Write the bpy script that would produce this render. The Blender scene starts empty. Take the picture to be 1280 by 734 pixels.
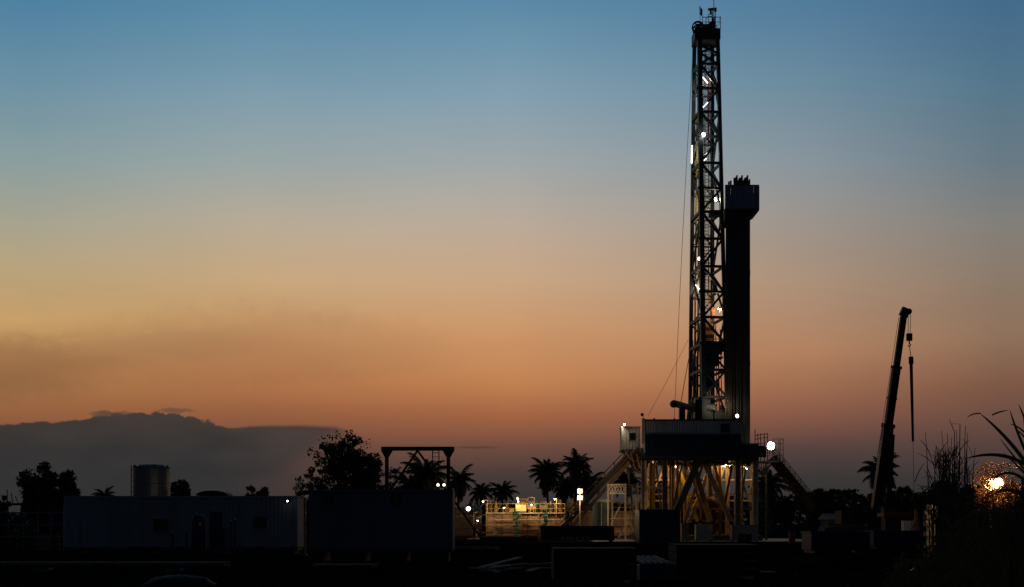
import bpy, math, random
from mathutils import Vector, Matrix
random.seed(7)
scene = bpy.context.scene
COL = scene.collection
R = math.radians

# ------------------------------------------------------------------ camera
F, CX, HY, CAMZ = 1778.0, 640.0, 655.0, 1.6      # focal length and horizon in photograph pixels
cd = bpy.data.cameras.new('camera'); cam = bpy.data.objects.new('camera', cd); COL.objects.link(cam)
cam.location = (0, 0, CAMZ); cam.rotation_euler = (R(90), 0, 0)
cd.sensor_width = 36.0; cd.lens = F / 1280 * 36; cd.shift_y = (HY - 367) / 1280
cd.clip_start = 0.1; cd.clip_end = 20000
scene.camera = cam

def P(px, py, Y):
    return Vector(((px - CX) / F * Y, Y, CAMZ - (py - HY) / F * Y))
def GX(px, Y): return (px - CX) / F * Y
def ZZ(py, Y): return CAMZ - (py - HY) / F * Y

# ------------------------------------------------------------------ view
scene.view_settings.view_transform = 'Standard'; scene.view_settings.look = 'None'
scene.view_settings.exposure = 0.0; scene.view_settings.gamma = 1.0
scene.view_settings.use_curve_mapping = False
scene.cycles.use_denoising = True
scene.cycles.max_bounces = 5

def lin(r, g, b):
    f = lambda c: (c / 255 / 12.92) if c / 255 <= 0.04045 else ((c / 255 + 0.055) / 1.055) ** 2.4
    return (f(r), f(g), f(b), 1.0)

# ------------------------------------------------------------------ dusk sky
world = bpy.data.worlds.new('World'); scene.world = world; world.use_nodes = True
wt = world.node_tree; wt.nodes.clear()
def nd(t, **k):
    n = wt.nodes.new(t)
    for a, v in k.items(): setattr(n, a, v)
    return n
def setin(sock, v):
    if isinstance(v, bpy.types.NodeSocket): wt.links.new(v, sock)
    else: sock.default_value = v
def M(op, a, b=0.0, c=0.0):
    n = nd('ShaderNodeMath', operation=op)
    setin(n.inputs[0], a); setin(n.inputs[1], b); setin(n.inputs[2], c)
    return n.outputs[0]
def smooth(v, lo, hi, to0=0.0, to1=1.0):
    n = nd('ShaderNodeMapRange', interpolation_type='SMOOTHSTEP')
    setin(n.inputs[0], v); setin(n.inputs[1], lo); setin(n.inputs[2], hi); n.inputs[3].default_value = to0; n.inputs[4].default_value = to1
    return n.outputs[0]
def mix(f, a, b, blend='MIX'):
    n = nd('ShaderNodeMix', data_type='RGBA', blend_type=blend)
    setin(n.inputs[0], f); setin(n.inputs[6], a); setin(n.inputs[7], b)
    return n.outputs[2]
def ramp(v, stops, interp='LINEAR'):
    n = nd('ShaderNodeValToRGB'); cr = n.color_ramp; cr.interpolation = interp
    while len(cr.elements) > 1: cr.elements.remove(cr.elements[-1])
    first = True
    for p, c in stops:
        e = cr.elements[0] if first else cr.elements.new(p)
        first = False
        e.position = p; e.color = c
    setin(n.inputs[0], v)
    return n.outputs[0]
tc = nd('ShaderNodeTexCoord'); sep = nd('ShaderNodeSeparateXYZ'); wt.links.new(tc.outputs['Generated'], sep.inputs[0])
dx, dy, dz = sep.outputs
EL = M('ARCSINE', dz); AZ = M('ARCTAN2', dx, dy)
ELN = M('DIVIDE', M('MAXIMUM', EL, 0.0), math.pi / 2)
def elp(y, x=640):                                  # elevation (0..1) of a photograph row at a column
    az = math.atan((x - CX) / F)
    return math.atan((HY - y) / F * math.cos(az)) / (math.pi / 2)
HIGH = [(0.34, (0.0180, 0.058, 0.112, 1)), (0.5, (0.0075, 0.022, 0.046, 1)), (0.75, (0.004, 0.010, 0.022, 1)), (1.0, (0.003, 0.008, 0.018, 1))]
def sky_ramp(x, rows):
    st = sorted([(elp(y, x), lin(*c)) for y, c in rows], key=lambda s: s[0]) + HIGH
    return ramp(ELN, st)
SKY_COLS = [
    (40, [(2, (77, 128, 160)), (100, (107, 144, 163)), (200, (138, 158, 160)), (280, (168, 164, 143)), (340, (186, 163, 124)), (400, (200, 160, 106)), (455, (178, 127, 80)), (515, (150, 97, 63)), (560, (112, 76, 60)), (600, (78, 62, 57)), (655, (52, 47, 46))]),
    (320, [(2, (89, 138, 168)), (100, (120, 154, 172)), (200, (153, 166, 166)), (280, (184, 170, 149)), (350, (201, 168, 127)), (400, (200, 154, 104)), (440, (192, 136, 90)), (480, (176, 116, 74)), (515, (149, 94, 63)), (560, (106, 73, 61)), (600, (74, 60, 56)), (655, (52, 47, 46))]),
    (640, [(2, (92, 137, 168)), (60, (110, 148, 170)), (120, (130, 158, 174)), (200, (158, 166, 168)), (260, (180, 170, 158)), (310, (194, 168, 144)), (350, (202, 167, 133)), (410, (205, 152, 107)), (480, (193, 129, 81)), (520, (163, 100, 68)), (560, (108, 74, 62)), (595, (68, 58, 55)), (655, (48, 45, 45))]),
    (1020, [(2, (81, 123, 155)), (100, (106, 138, 158)), (200, (134, 147, 155)), (280, (155, 146, 138)), (350, (170, 143, 121)), (440, (176, 128, 95)), (480, (160, 110, 82)), (515, (137, 90, 72)), (560, (83, 65, 62)), (595, (58, 55, 55)), (655, (44, 42, 43))]),
    (1250, [(2, (69, 107, 140)), (100, (83, 118, 140)), (200, (105, 123, 134)), (280, (129, 126, 120)), (350, (139, 121, 105)), (420, (143, 113, 90)), (480, (125, 88, 70)), (530, (102, 74, 65)), (560, (84, 65, 61)), (600, (60, 54, 54)), (655, (44, 42, 43))])]
azp = lambda x: math.atan((x - CX) / F)
def lerp(v, lo, hi):
    n = nd('ShaderNodeMapRange'); setin(n.inputs[0], v); n.inputs[1].default_value = lo; n.inputs[2].default_value = hi
    return n.outputs[0]
sky = sky_ramp(*SKY_COLS[0])
for (xa, _), (xb, rows_b) in zip(SKY_COLS[:-1], SKY_COLS[1:]):
    sky = mix(lerp(AZ, azp(xa), azp(xb)), sky, sky_ramp(xb, rows_b))
# thin smoke streaks low over the sunset, long and level
mp = nd('ShaderNodeMapping'); wt.links.new(tc.outputs['Generated'], mp.inputs[0]); mp.inputs['Scale'].default_value = (9, 9, 34)
nz = nd('ShaderNodeTexNoise'); wt.links.new(mp.outputs[0], nz.inputs['Vector']); nz.inputs['Scale'].default_value = 1.0; nz.inputs['Detail'].default_value = 3.5; nz.inputs['Roughness'].default_value = 0.5
band = M('MULTIPLY', smooth(ELN, elp(540), elp(470)), smooth(ELN, elp(330), elp(430)))
band = M('MULTIPLY', band, smooth(AZ, azp(760), azp(120), 0.25, 1.0))
streak = M('MULTIPLY', smooth(nz.outputs[0], 0.42, 0.72), M('MULTIPLY', band, 0.16))
sky = mix(streak, sky, lin(112, 82, 66))
# uneven tone so the gradient is not perfectly clean
mp2 = nd('ShaderNodeMapping'); wt.links.new(tc.outputs['Generated'], mp2.inputs[0]); mp2.inputs['Scale'].default_value = (5, 5, 16)
nz2 = nd('ShaderNodeTexNoise'); wt.links.new(mp2.outputs[0], nz2.inputs['Vector']); nz2.inputs['Scale'].default_value = 1.0; nz2.inputs['Detail'].default_value = 4
sky = mix(1.0, sky, ramp(nz2.outputs[0], [(0.3, (0.975, 0.975, 0.975, 1)), (0.7, (1.025, 1.025, 1.025, 1))]), 'MULTIPLY')
# cloud bank low on the left: its top edge as a function of azimuth
PROF = [(-1400, 610), (-700, 560), (-250, 538), (0, 531), (60, 527), (100, 523.5), (122, 519), (150, 517.5), (178, 518), (190, 517), (197, 513.5), (210, 512.5), (222, 515), (226, 518), (238, 519.5), (243, 525), (252, 527), (257, 532), (264, 535.5), (300, 533), (350, 531.5), (400, 531), (425, 534), (445, 538), (462, 546)]
PMAX = 160.0
AN = M('ADD', M('MULTIPLY', AZ, 1 / (2 * math.pi)), 0.5)
prof = ramp(AN, [(azp(x) / (2 * math.pi) + 0.5, ((HY - y) / PMAX,) * 3 + (1,)) for x, y in PROF])
mp3 = nd('ShaderNodeMapping'); wt.links.new(tc.outputs['Generated'], mp3.inputs[0]); mp3.inputs['Scale'].default_value = (95, 95, 130)
nz3 = nd('ShaderNodeTexNoise'); wt.links.new(mp3.outputs[0], nz3.inputs['Vector']); nz3.inputs['Scale'].default_value = 1.0; nz3.inputs['Detail'].default_value = 7; nz3.inputs['Roughness'].default_value = 0.62
ROW = M('DIVIDE', M('MULTIPLY', M('TANGENT', EL), F), M('MAXIMUM', M('COSINE', AZ), 0.2))   # rows above the horizon
bump_amp = M('ADD', smooth(AZ, azp(330), azp(262), 1.5, 13.0), M('MULTIPLY', smooth(AZ, azp(175), azp(205)), smooth(AZ, azp(285), azp(258), 0.0, 12.0)))
top = M('ADD', M('MULTIPLY', prof, PMAX), M('MULTIPLY', M('SUBTRACT', nz3.outputs[0], 0.5), bump_amp))
soft = smooth(AZ, azp(250), azp(450), 1.9, 4.5)
cm = smooth(M('DIVIDE', M('SUBTRACT', top, ROW), soft), -0.6, 1.0)
right = M('ADD', M('ADD', M('MULTIPLY', AZ, F), 640.0 + 18.0), M('MULTIPLY', M('SUBTRACT', 110.0, ROW), 1.35))
cm = M('MULTIPLY', cm, smooth(right, 485, 410))
cm = M('MULTIPLY', cm, smooth(AZ, R(-70), R(-45)))
cloud_c = ramp(M('DIVIDE', ROW, PMAX), [(0.0, lin(46, 46, 47)), (0.3, lin(49, 49, 50)), (0.6, lin(52, 52, 52)), (0.85, lin(62, 57, 54))])
cloud_c = mix(smooth(AZ, azp(240), azp(440)), cloud_c, mix(0.35, cloud_c, lin(92, 70, 66)))
mp4 = nd('ShaderNodeMapping'); wt.links.new(tc.outputs['Generated'], mp4.inputs[0]); mp4.inputs['Scale'].default_value = (22, 22, 70)
nz4 = nd('ShaderNodeTexNoise'); wt.links.new(mp4.outputs[0], nz4.inputs['Vector']); nz4.inputs['Scale'].default_value = 1.0; nz4.inputs['Detail'].default_value = 6
cloud_c = mix(1.0, cloud_c, ramp(nz4.outputs[0], [(0.3, (0.86, 0.87, 0.89, 1)), (0.7, (1.12, 1.10, 1.07, 1))]), 'MULTIPLY')
sky = mix(M('MULTIPLY', cm, 0.97), sky, cloud_c)
# a wisp torn off the bank's top and one thin bar right of the gantry
def wisp(x0, x1, y0, h, amt, s):
    cx, hw = (azp(x0) + azp(x1)) / 2, (azp(x1) - azp(x0)) / 2
    ax = M('DIVIDE', M('SUBTRACT', AZ, cx), hw)
    ay = M('DIVIDE', M('ADD', M('SUBTRACT', ROW, HY - y0), M('MULTIPLY', M('SUBTRACT', nz3.outputs[0], 0.5), s)), h)
    d = M('ADD', M('MULTIPLY', ax, ax), M('MULTIPLY', ay, ay))
    return M('MULTIPLY', smooth(d, 1.0, 0.0), amt)
sky = mix(wisp(105, 170, 517, 5, 0.75, 14), sky, lin(74, 62, 58))
sky = mix(wisp(190, 250, 513, 5, 0.6, 16), sky, lin(84, 66, 60))
sky = mix(wisp(556, 632, 559.5, 2.2, 0.55, 3), sky, lin(64, 56, 58))
sky = mix(wisp(-40, 620, 436, 64, 0.19, 45), sky, lin(120, 84, 62))
sky = mix(wisp(-200, 170, 460, 52, 0.40, 40), sky, lin(122, 86, 60))
# away from the sunset the dome goes on into a dark blue evening
away = M('ABSOLUTE', M('ADD', AZ, R(4)))
dark = ramp(ELN, [(0.0, (0.012, 0.012, 0.016, 1)), (0.12, (0.013, 0.017, 0.026, 1)), (0.35, (0.009, 0.0145, 0.026, 1)), (1.0, (0.003, 0.008, 0.018, 1))])
sky = mix(smooth(away, R(24), R(66)), sky, dark)
# nothing but dark earth below the horizon
sky = mix(smooth(EL, R(-3), R(-0.2)), (0.004, 0.0035, 0.003, 1), sky)
bg = nd('ShaderNodeBackground'); setin(bg.inputs[0], sky); bg.inputs[1].default_value = 1.0
wo = nd('ShaderNodeOutputWorld'); wt.links.new(bg.outputs[0], wo.inputs[0])

# what is left of the sun: it has set ahead and to the left, only its glow remains
sd = bpy.data.lights.new('sun', 'SUN'); sd.energy = 0.02; sd.angle = R(14); sd.color = (1.0, 0.55, 0.3)
so = bpy.data.objects.new('sun', sd); COL.objects.link(so)
so.rotation_euler = Vector((-0.12, 1.0, 0.03)).to_track_quat('Z', 'Y').to_euler()

# ------------------------------------------------------------------ materials
MATS = {}
def mat(name, col, rough=0.6, metal=0.0, var=0.25, scale=3.0, bump=0.0, bscale=20.0, rust=0.0, spec=0.4, streak=False):
    if name in MATS: return MATS[name]
    m = bpy.data.materials.new(name); m.use_nodes = True; nt = m.node_tree
    b = nt.nodes['Principled BSDF']; b.inputs['Roughness'].default_value = rough; b.inputs['Metallic'].default_value = metal
    b.inputs['Specular IOR Level'].default_value = spec
    t = nt.nodes.new('ShaderNodeTexCoord'); mp_ = nt.nodes.new('ShaderNodeMapping')
    nt.links.new(t.outputs['Object'], mp_.inputs[0])
    if streak: mp_.inputs['Scale'].default_value = (1, 1, 0.12)
    n = nt.nodes.new('ShaderNodeTexNoise'); n.inputs['Scale'].default_value = scale; n.inputs['Detail'].default_value = 5
    nt.links.new(mp_.outputs[0], n.inputs['Vector'])
    c = nt.nodes.new('ShaderNodeValToRGB'); e = c.color_ramp.elements
    e[0].position = 0.3; e[1].position = 0.72
    e[0].color = tuple(x * (1 - var) for x in col[:3]) + (1,); e[1].color = tuple(min(1, x * (1 + var)) for x in col[:3]) + (1,)
    nt.links.new(n.outputs[0], c.inputs[0]); out = c.outputs[0]
    if rust > 0:
        n2 = nt.nodes.new('ShaderNodeTexNoise'); n2.inputs['Scale'].default_value = scale * 2.3; n2.inputs['Detail'].default_value = 7; n2.inputs['Roughness'].default_value = 0.7
        nt.links.new(mp_.outputs[0], n2.inputs['Vector'])
        mr = nt.nodes.new('ShaderNodeMapRange'); mr.inputs[1].default_value = 0.62 - rust * 0.2; mr.inputs[2].default_value = 0.72 - rust * 0.15
        nt.links.new(n2.outputs[0], mr.inputs[0])
        mx = nt.nodes.new('ShaderNodeMix'); mx.data_type = 'RGBA'; mx.inputs[7].default_value = (0.10, 0.042, 0.02, 1)
        nt.links.new(mr.outputs[0], mx.inputs[0]); nt.links.new(out, mx.inputs[6]); out = mx.outputs[2]
    nt.links.new(out, b.inputs['Base Color'])
    if bump > 0:
        n3 = nt.nodes.new('ShaderNodeTexNoise'); n3.inputs['Scale'].default_value = bscale; n3.inputs['Detail'].default_value = 6
        nt.links.new(t.outputs['Object'], n3.inputs['Vector'])
        bp = nt.nodes.new('ShaderNodeBump'); bp.inputs['Strength'].default_value = bump
        nt.links.new(n3.outputs[0], bp.inputs['Height']); nt.links.new(bp.outputs[0], b.inputs['Normal'])
    MATS[name] = m
    return m
def glow(name, col, strength):
    if name in MATS: return MATS[name]
    m = bpy.data.materials.new(name); m.use_nodes = True; nt = m.node_tree
    b = nt.nodes['Principled BSDF']; b.inputs['Base Color'].default_value = (0.8, 0.8, 0.78, 1); b.inputs['Roughness'].default_value = 0.3
    g = nt.nodes.new('ShaderNodeTexNoise'); g.inputs['Scale'].default_value = 4
    r_ = nt.nodes.new('ShaderNodeValToRGB'); r_.color_ramp.elements[0].color = tuple(c * .92 for c in col) + (1,); r_.color_ramp.elements[1].color = tuple(col) + (1,)
    nt.links.new(g.outputs[0], r_.inputs[0]); nt.links.new(r_.outputs[0], b.inputs['Emission Color'])
    b.inputs['Emission Strength'].default_value = strength
    MATS[name] = m
    return m
def leafmat(name, col, trans=0.25):
    if name in MATS: return MATS[name]
    m = mat(name, col, 0.55, 0, 0.45, 1.7)
    nt = m.node_tree; b = nt.nodes['Principled BSDF']; o = nt.nodes['Material Output']
    tr = nt.nodes.new('ShaderNodeBsdfTranslucent'); mx = nt.nodes.new('ShaderNodeMixShader'); mx.inputs[0].default_value = trans
    src = b.inputs['Base Color'].links[0].from_socket
    nt.links.new(src, tr.inputs[0]); nt.links.new(b.outputs[0], mx.inputs[1]); nt.links.new(tr.outputs[0], mx.inputs[2]); nt.links.new(mx.outputs[0], o.inputs[0])
    return m

DARKSTEEL = mat('dark_painted_steel', (0.060, 0.070, 0.085), 0.5, 0.1, 0.3, 1.5, rust=0.25, spec=0.12)
MASTSTEEL = mat('mast_blue_grey_paint', (0.040, 0.050, 0.062), 0.5, 0.1, 0.3, 1.2, rust=0.15)
GREYSTEEL = mat('grey_galvanised_steel', (0.30, 0.30, 0.29), 0.45, 0.4, 0.2, 2.5, rust=0.1)
PALESTEEL = mat('pale_painted_pipe', (0.55, 0.53, 0.47), 0.45, 0.0, 0.2, 2.0, rust=0.12)
YELLOW = mat('yellow_paint', (0.46, 0.30, 0.045), 0.5, 0.0, 0.25, 2.0, rust=0.25)
TAN = mat('tan_painted_steel', (0.34, 0.23, 0.14), 0.55, 0.0, 0.25, 2.0, rust=0.3)
CREAM = mat('cream_painted_steel', (0.52, 0.46, 0.36), 0.55, 0.0, 0.18, 2.0, rust=0.18, spec=0.12)
TANKWALL = mat('cream_tank_wall_paint', (0.46, 0.33, 0.22), 0.6, 0.0, 0.28, 1.1, rust=0.3, streak=True, bump=0.15)
BLUE = mat('blue_cabin_paint', (0.26, 0.36, 0.43), 0.55, 0.0, 0.2, 1.0, rust=0.1, streak=True, spec=0.12)
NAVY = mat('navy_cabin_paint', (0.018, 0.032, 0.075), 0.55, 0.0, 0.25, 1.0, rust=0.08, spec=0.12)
LBLUE = mat('pale_blue_container_paint', (0.26, 0.33, 0.36), 0.6, 0.0, 0.18, 0.8, rust=0.12, streak=True, spec=0.12)
CBLUE = mat('blue_container_paint', (0.12, 0.17, 0.22), 0.6, 0.0, 0.18, 0.8, rust=0.12, streak=True, spec=0.12)
RED = mat('red_paint', (0.30, 0.035, 0.02), 0.5, 0.0, 0.3, 2.0, rust=0.2)
ORANGE = mat('orange_paint', (0.48, 0.14, 0.03), 0.5, 0.0, 0.25, 2.0, rust=0.15)
TEAL = mat('teal_paint', (0.06, 0.20, 0.19), 0.5, 0.0, 0.3, 3.0, rust=0.2)
WHITE = mat('white_paint', (0.72, 0.72, 0.70), 0.5, 0.0, 0.12, 2.0)
BLACK = mat('black_rubber', (0.022, 0.022, 0.024), 0.75, 0.0, 0.3, 5.0)
RUSTY = mat('rusty_brown_steel', (0.10, 0.05, 0.028), 0.75, 0.0, 0.4, 2.0, rust=0.5, bump=0.2, spec=0.12)
PIPE = mat('drill_pipe_steel', (0.10, 0.092, 0.075), 0.6, 0.3, 0.35, 2.0, rust=0.3, streak=True)
WOOD = mat('weathered_wood', (0.22, 0.17, 0.12), 0.8, 0.0, 0.35, 3.0, bump=0.3)
PALEWOOD = mat('pale_sawn_timber', (0.42, 0.34, 0.26), 0.8, 0.0, 0.25, 3.0, bump=0.3)
CONCRETE = mat('concrete', (0.30, 0.28, 0.25), 0.85, 0.0, 0.2, 2.0, bump=0.3)
SILO = mat('galvanised_silo', (0.22, 0.24, 0.25), 0.42, 0.5, 0.15, 1.0, streak=True)
BARK = mat('bark', (0.075, 0.055, 0.04), 0.9, 0.0, 0.35, 4.0, bump=0.5)
LEAF = leafmat('leaf_dark_green', (0.045, 0.065, 0.022))
PALMLEAF = leafmat('palm_leaf', (0.05, 0.075, 0.025), 0.2)
GRASSM = leafmat('reed_leaf', (0.085, 0.095, 0.035), 0.3)
GLASS = mat('dark_window_glass', (0.012, 0.014, 0.017), 0.08, 0.0, 0.2, 1.0, spec=0.6)
GRAVEL = mat('dark_gravel', (0.035, 0.032, 0.03), .9)
DRYLEAF = leafmat('dry_brown_leaf', (0.085, 0.055, 0.025), .35)
TARP = mat('grey_tarpaulin', (0.03, 0.03, 0.03), 0.7, 0.0, 0.2, 1.5, bump=0.4, bscale=3)
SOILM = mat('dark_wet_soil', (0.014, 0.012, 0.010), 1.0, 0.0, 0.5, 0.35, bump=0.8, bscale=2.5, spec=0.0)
G_COOL = glow('lamp_glass_cool_white', (1.0, 0.97, 0.88), 14)
G_WARM = glow('lamp_glass_warm', (1.0, 0.66, 0.26), 9)
G_YEL = glow('lamp_glass_yellow_white', (1.0, 0.86, 0.50), 12)
G_TUBE = glow('fluorescent_tube', (1.0, 0.97, 0.90), 3.5)

# ------------------------------------------------------------------ mesh helpers
class MB:
    def __init__(s): s.v = []; s.f = []
    def add(s, vs, fs):
        o = len(s.v); s.v += [tuple(p) for p in vs]; s.f += [tuple(i + o for i in f) for f in fs]; return s
    def box(s, x0, x1, y0, y1, z0, z1):
        return s.add([(x0, y0, z0), (x1, y0, z0), (x1, y1, z0), (x0, y1, z0), (x0, y0, z1), (x1, y0, z1), (x1, y1, z1), (x0, y1, z1)],
                     [(0, 3, 2, 1), (4, 5, 6, 7), (0, 1, 5, 4), (1, 2, 6, 5), (2, 3, 7, 6), (3, 0, 4, 7)])
    def beam(s, a, b, w, h=None, up=None):
        a, b = Vector(a), Vector(b); h = h or w; d = (b - a)
        if d.length < 1e-6: return s
        d.normalize(); u = Vector(up) if up else (Vector((0, 0, 1)) if abs(d.z) < 0.95 else Vector((0, 1, 0)))
        sx = d.cross(u).normalized(); sy = sx.cross(d).normalized()
        vs = []
        for p in (a, b):
            for i, j in ((-1, -1), (1, -1), (1, 1), (-1, 1)): vs.append(p + sx * (i * w / 2) + sy * (j * h / 2))
        return s.add(vs, [(0, 1, 2, 3), (7, 6, 5, 4), (0, 4, 5, 1), (1, 5, 6, 2), (2, 6, 7, 3), (3, 7, 4, 0)])
    def tube(s, pts, r, n=7, cap=True):
        pts = [Vector(p) for p in pts]; rs = r if isinstance(r, (list, tuple)) else [r] * len(pts)
        vs = []; N = len(pts); ref = None
        for i, p in enumerate(pts):
            d = (pts[min(i + 1, N - 1)] - pts[max(i - 1, 0)])
            d = d.normalized() if d.length > 1e-9 else Vector((0, 0, 1))
            if ref is None: ref = Vector((0, 1, 0)) if abs(d.y) < 0.9 else Vector((1, 0, 0))
            sx = d.cross(ref).normalized(); sy = sx.cross(d).normalized(); ref = -sy if False else ref
            for k in range(n):
                a = 2 * math.pi * k / n
                vs.append(p + (sx * math.cos(a) + sy * math.sin(a)) * rs[i])
        fs = []
        for i in range(N - 1):
            for k in range(n):
                fs.append((i * n + k, i * n + (k + 1) % n, (i + 1) * n + (k + 1) % n, (i + 1) * n + k))
        if cap: fs += [tuple(range(n - 1, -1, -1)), tuple((N - 1) * n + k for k in range(n))]
        return s.add(vs, fs)
    def lathe(s, c, prof, n=20, axis='z'):
        c = Vector(c); vs = []
        for r, h in prof:
            for k in range(n):
                a = 2 * math.pi * k / n; ca, sa = r * math.cos(a), r * math.sin(a)
                vs.append(c + (Vector((ca, sa, h)) if axis == 'z' else Vector((ca, h, sa)) if axis == 'y' else Vector((h, ca, sa))))
        fs = []; N = len(prof)
        for i in range(N - 1):
            for k in range(n): fs.append((i * n + k, i * n + (k + 1) % n, (i + 1) * n + (k + 1) % n, (i + 1) * n + k))
        fs += [tuple(range(n - 1, -1, -1)), tuple((N - 1) * n + k for k in range(n))]
        return s.add(vs, fs)
    def corrugated(s, x0, x1, y, z0, z1, pitch=0.28, depth=0.04, thick=0.05):
        n = max(4, int(round((x1 - x0) / pitch))) ; xs = []
        st = (x1 - x0) / n
        for i in range(n):
            b = x0 + i * st
            xs += [(b, 0), (b + st * .35, 0), (b + st * .5, depth), (b + st * .85, depth)]
        xs.append((x1, 0))
        vs = []; fs = []
        for x, d in xs: vs += [(x, y + d, z0), (x, y + d, z1), (x, y + depth + thick, z0), (x, y + depth + thick, z1)]
        for i in range(len(xs) - 1):
            a, b = 4 * i, 4 * i + 4
            fs += [(a, b, b + 1, a + 1), (a + 1, b + 1, b + 3, a + 3), (b + 2, a + 2, a + 3, b + 3), (b, a, a + 2, b + 2)]
        L = 4 * (len(xs) - 1)
        fs += [(0, 1, 3, 2), (L, L + 2, L + 3, L + 1)]
        return s.add(vs, fs)
def mesh(mb, name, m, off=Vector((0, 0, 0)), smooth_=False):
    me = bpy.data.meshes.new(name); me.from_pydata([tuple(Vector(v) - off) for v in mb.v], [], mb.f); me.update()
    if smooth_: me.polygons.foreach_set('use_smooth', [True] * len(me.polygons))
    me.materials.append(m)
    return me
class T:                                           # a thing: an Empty at its base that parents its parts
    def __init__(s, name, label, cat, loc, group=None):
        s.o = bpy.data.objects.new(name, None); COL.objects.link(s.o); s.loc = Vector(loc); s.o.location = s.loc
        s.o.empty_display_size = 0.3
        s.o['label'] = label; s.o['category'] = cat
        if group: s.o['group'] = group
    def part(s, name, mb, m, parent=None, label=None, smooth_=False, stuff=False):
        o = bpy.data.objects.new(name, mesh(mb, name, m, s.loc, smooth_)); COL.objects.link(o); o.parent = parent or s.o
        if label: o['label'] = label
        if stuff: o['kind'] = 'stuff'
        return o
def single(name, mb, m, label, cat, loc, group=None, smooth_=False):
    loc = Vector(loc); o = bpy.data.objects.new(name, mesh(mb, name, m, loc, smooth_)); COL.objects.link(o); o.location = loc
    o['label'] = label; o['category'] = cat
    if group: o['group'] = group
    return o
def structure(name, mb, m, kind='structure', smooth_=False):
    o = bpy.data.objects.new(name, mesh(mb, name, m, Vector((0, 0, 0)), smooth_)); COL.objects.link(o); o['kind'] = kind
    return o
LAMP = 0.35                                        # one dimmer for all the yard and rig lamps
def lamp_light(t, loc, power, col=(1, 0.9, 0.7), r=0.12, kind='POINT', aim=None, cone=120):
    l = bpy.data.lights.new('lamp_light', kind); l.energy = power * LAMP; l.color = col; l.shadow_soft_size = r
    o = bpy.data.objects.new('lamp_light', l); COL.objects.link(o); o.parent = t.o if isinstance(t, T) else t
    o.location = Vector(loc) - (t.loc if isinstance(t, T) else t.location)
    if kind == 'SPOT':
        l.spot_size = R(cone); l.spot_blend = 0.6
        o.rotation_euler = (-Vector(aim)).to_track_quat('Z', 'Y').to_euler()
    return o
# ------------------------------------------------------------------ ground
def gnoise(x, y):
    return (math.sin(x * .9 + 1.3 * math.sin(y * .7)) * math.cos(y * .8 + 1.7 * math.sin(x * .5)) * 0.5 + math.sin(x * 2.7 + y * 1.9) * math.sin(y * 2.3 - x * 1.1) * 0.25)
g = MB(); xs = [-6000, -1500, -400, -150] + [-100 + i * 2.0 for i in range(101)] + [150, 400, 1500, 6000]
ys = [-200, -20] + [i * 1.6 for i in range(0, 110)] + [185, 200, 240, 320, 500, 1000, 3000, 9000]
for y in ys:
    for x in xs:
        far = max(0.0, min(1.0, (170 - y) / 40)) if y > 0 else 0
        g.v.append((x, y, gnoise(x, y) * 0.05 * far * (1 if abs(x) < 100 else 0) - 0.03))
nx = len(xs)
for j in range(len(ys) - 1):
    for i in range(nx - 1): g.f.append((j * nx + i, j * nx + i + 1, (j + 1) * nx + i + 1, (j + 1) * nx + i))
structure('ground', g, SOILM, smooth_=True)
pad = MB().box(7.5, 30, 128, 158, -0.2, 0.03)
structure('rig_pad', pad, CONCRETE)

# ------------------------------------------------------------------ floodlights
def flood(px, py, Y, size, power, label, gl=G_COOL, col=(1, 0.93, 0.78), aim=(0, -1, -0.25), bracket=(0, 0.25, -0.5), name='floodlight', group=None, spot=True, housing=DARKSTEEL, cone=150):
    c = P(px, py, Y); aim = Vector(aim).normalized()
    t = T(name, label, 'lamp', c, group)
    up = Vector((0, 0, 1)) if abs(aim.z) < 0.9 else Vector((0, 1, 0))
    sx = aim.cross(up).normalized(); sy = sx.cross(aim).normalized()
    def ring(rad, d): return [c + aim * d + (sx * math.cos(k * math.pi / 6) + sy * math.sin(k * math.pi / 6)) * rad for k in range(12)]
    a, b, e = ring(size * .25, -size * .55), ring(size * .52, 0), ring(size * .52, -size * .12)
    h = MB().add(a + e + b, [tuple(range(11, -1, -1))] + [(k, (k + 1) % 12, 12 + (k + 1) % 12, 12 + k) for k in range(12)] + [(12 + k, 12 + (k + 1) % 12, 24 + (k + 1) % 12, 24 + k) for k in range(12)])
    t.part('housing', h, housing)
    l = MB(); l.v = [tuple(p) for p in ring(size * .46, 0.0)] + [tuple(c + aim * size * .12)]
    l.f = [(k, (k + 1) % 12, 12) for k in range(12)]
    t.part('lens', l, gl)
    t.part('bracket', MB().tube([c - aim * size * .4, c - aim * size * .4 + Vector(bracket)], max(0.025, size * .06), 6), housing)
    if power > 0:
        lamp_light(t, c + aim * size * .45, power, col, size * .3, 'SPOT' if spot else 'POINT', aim, cone)
    return t
def tube_light(a, b, r, label, power=0, gl=G_TUBE, col=(1, 0.93, 0.72), off=(0.1, 0.95, 0)):
    a, b = Vector(a), Vector(b); c = (a + b) / 2
    t = T('tube_light', label, 'lamp', c, 'tube lights on the mast')
    t.part('tube', MB().tube([a, b], r * .75, 7), gl)
    d = (b - a).normalized()
    t.part('fitting', MB().beam(a - d * .1 + Vector((0, r * 1.7, 0)), b + d * .1 + Vector((0, r * 1.7, 0)), r * 2.2, r * .8), GREYSTEEL)
    if power: lamp_light(t, c + Vector(off), power, col, 0.15)
    return t

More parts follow.
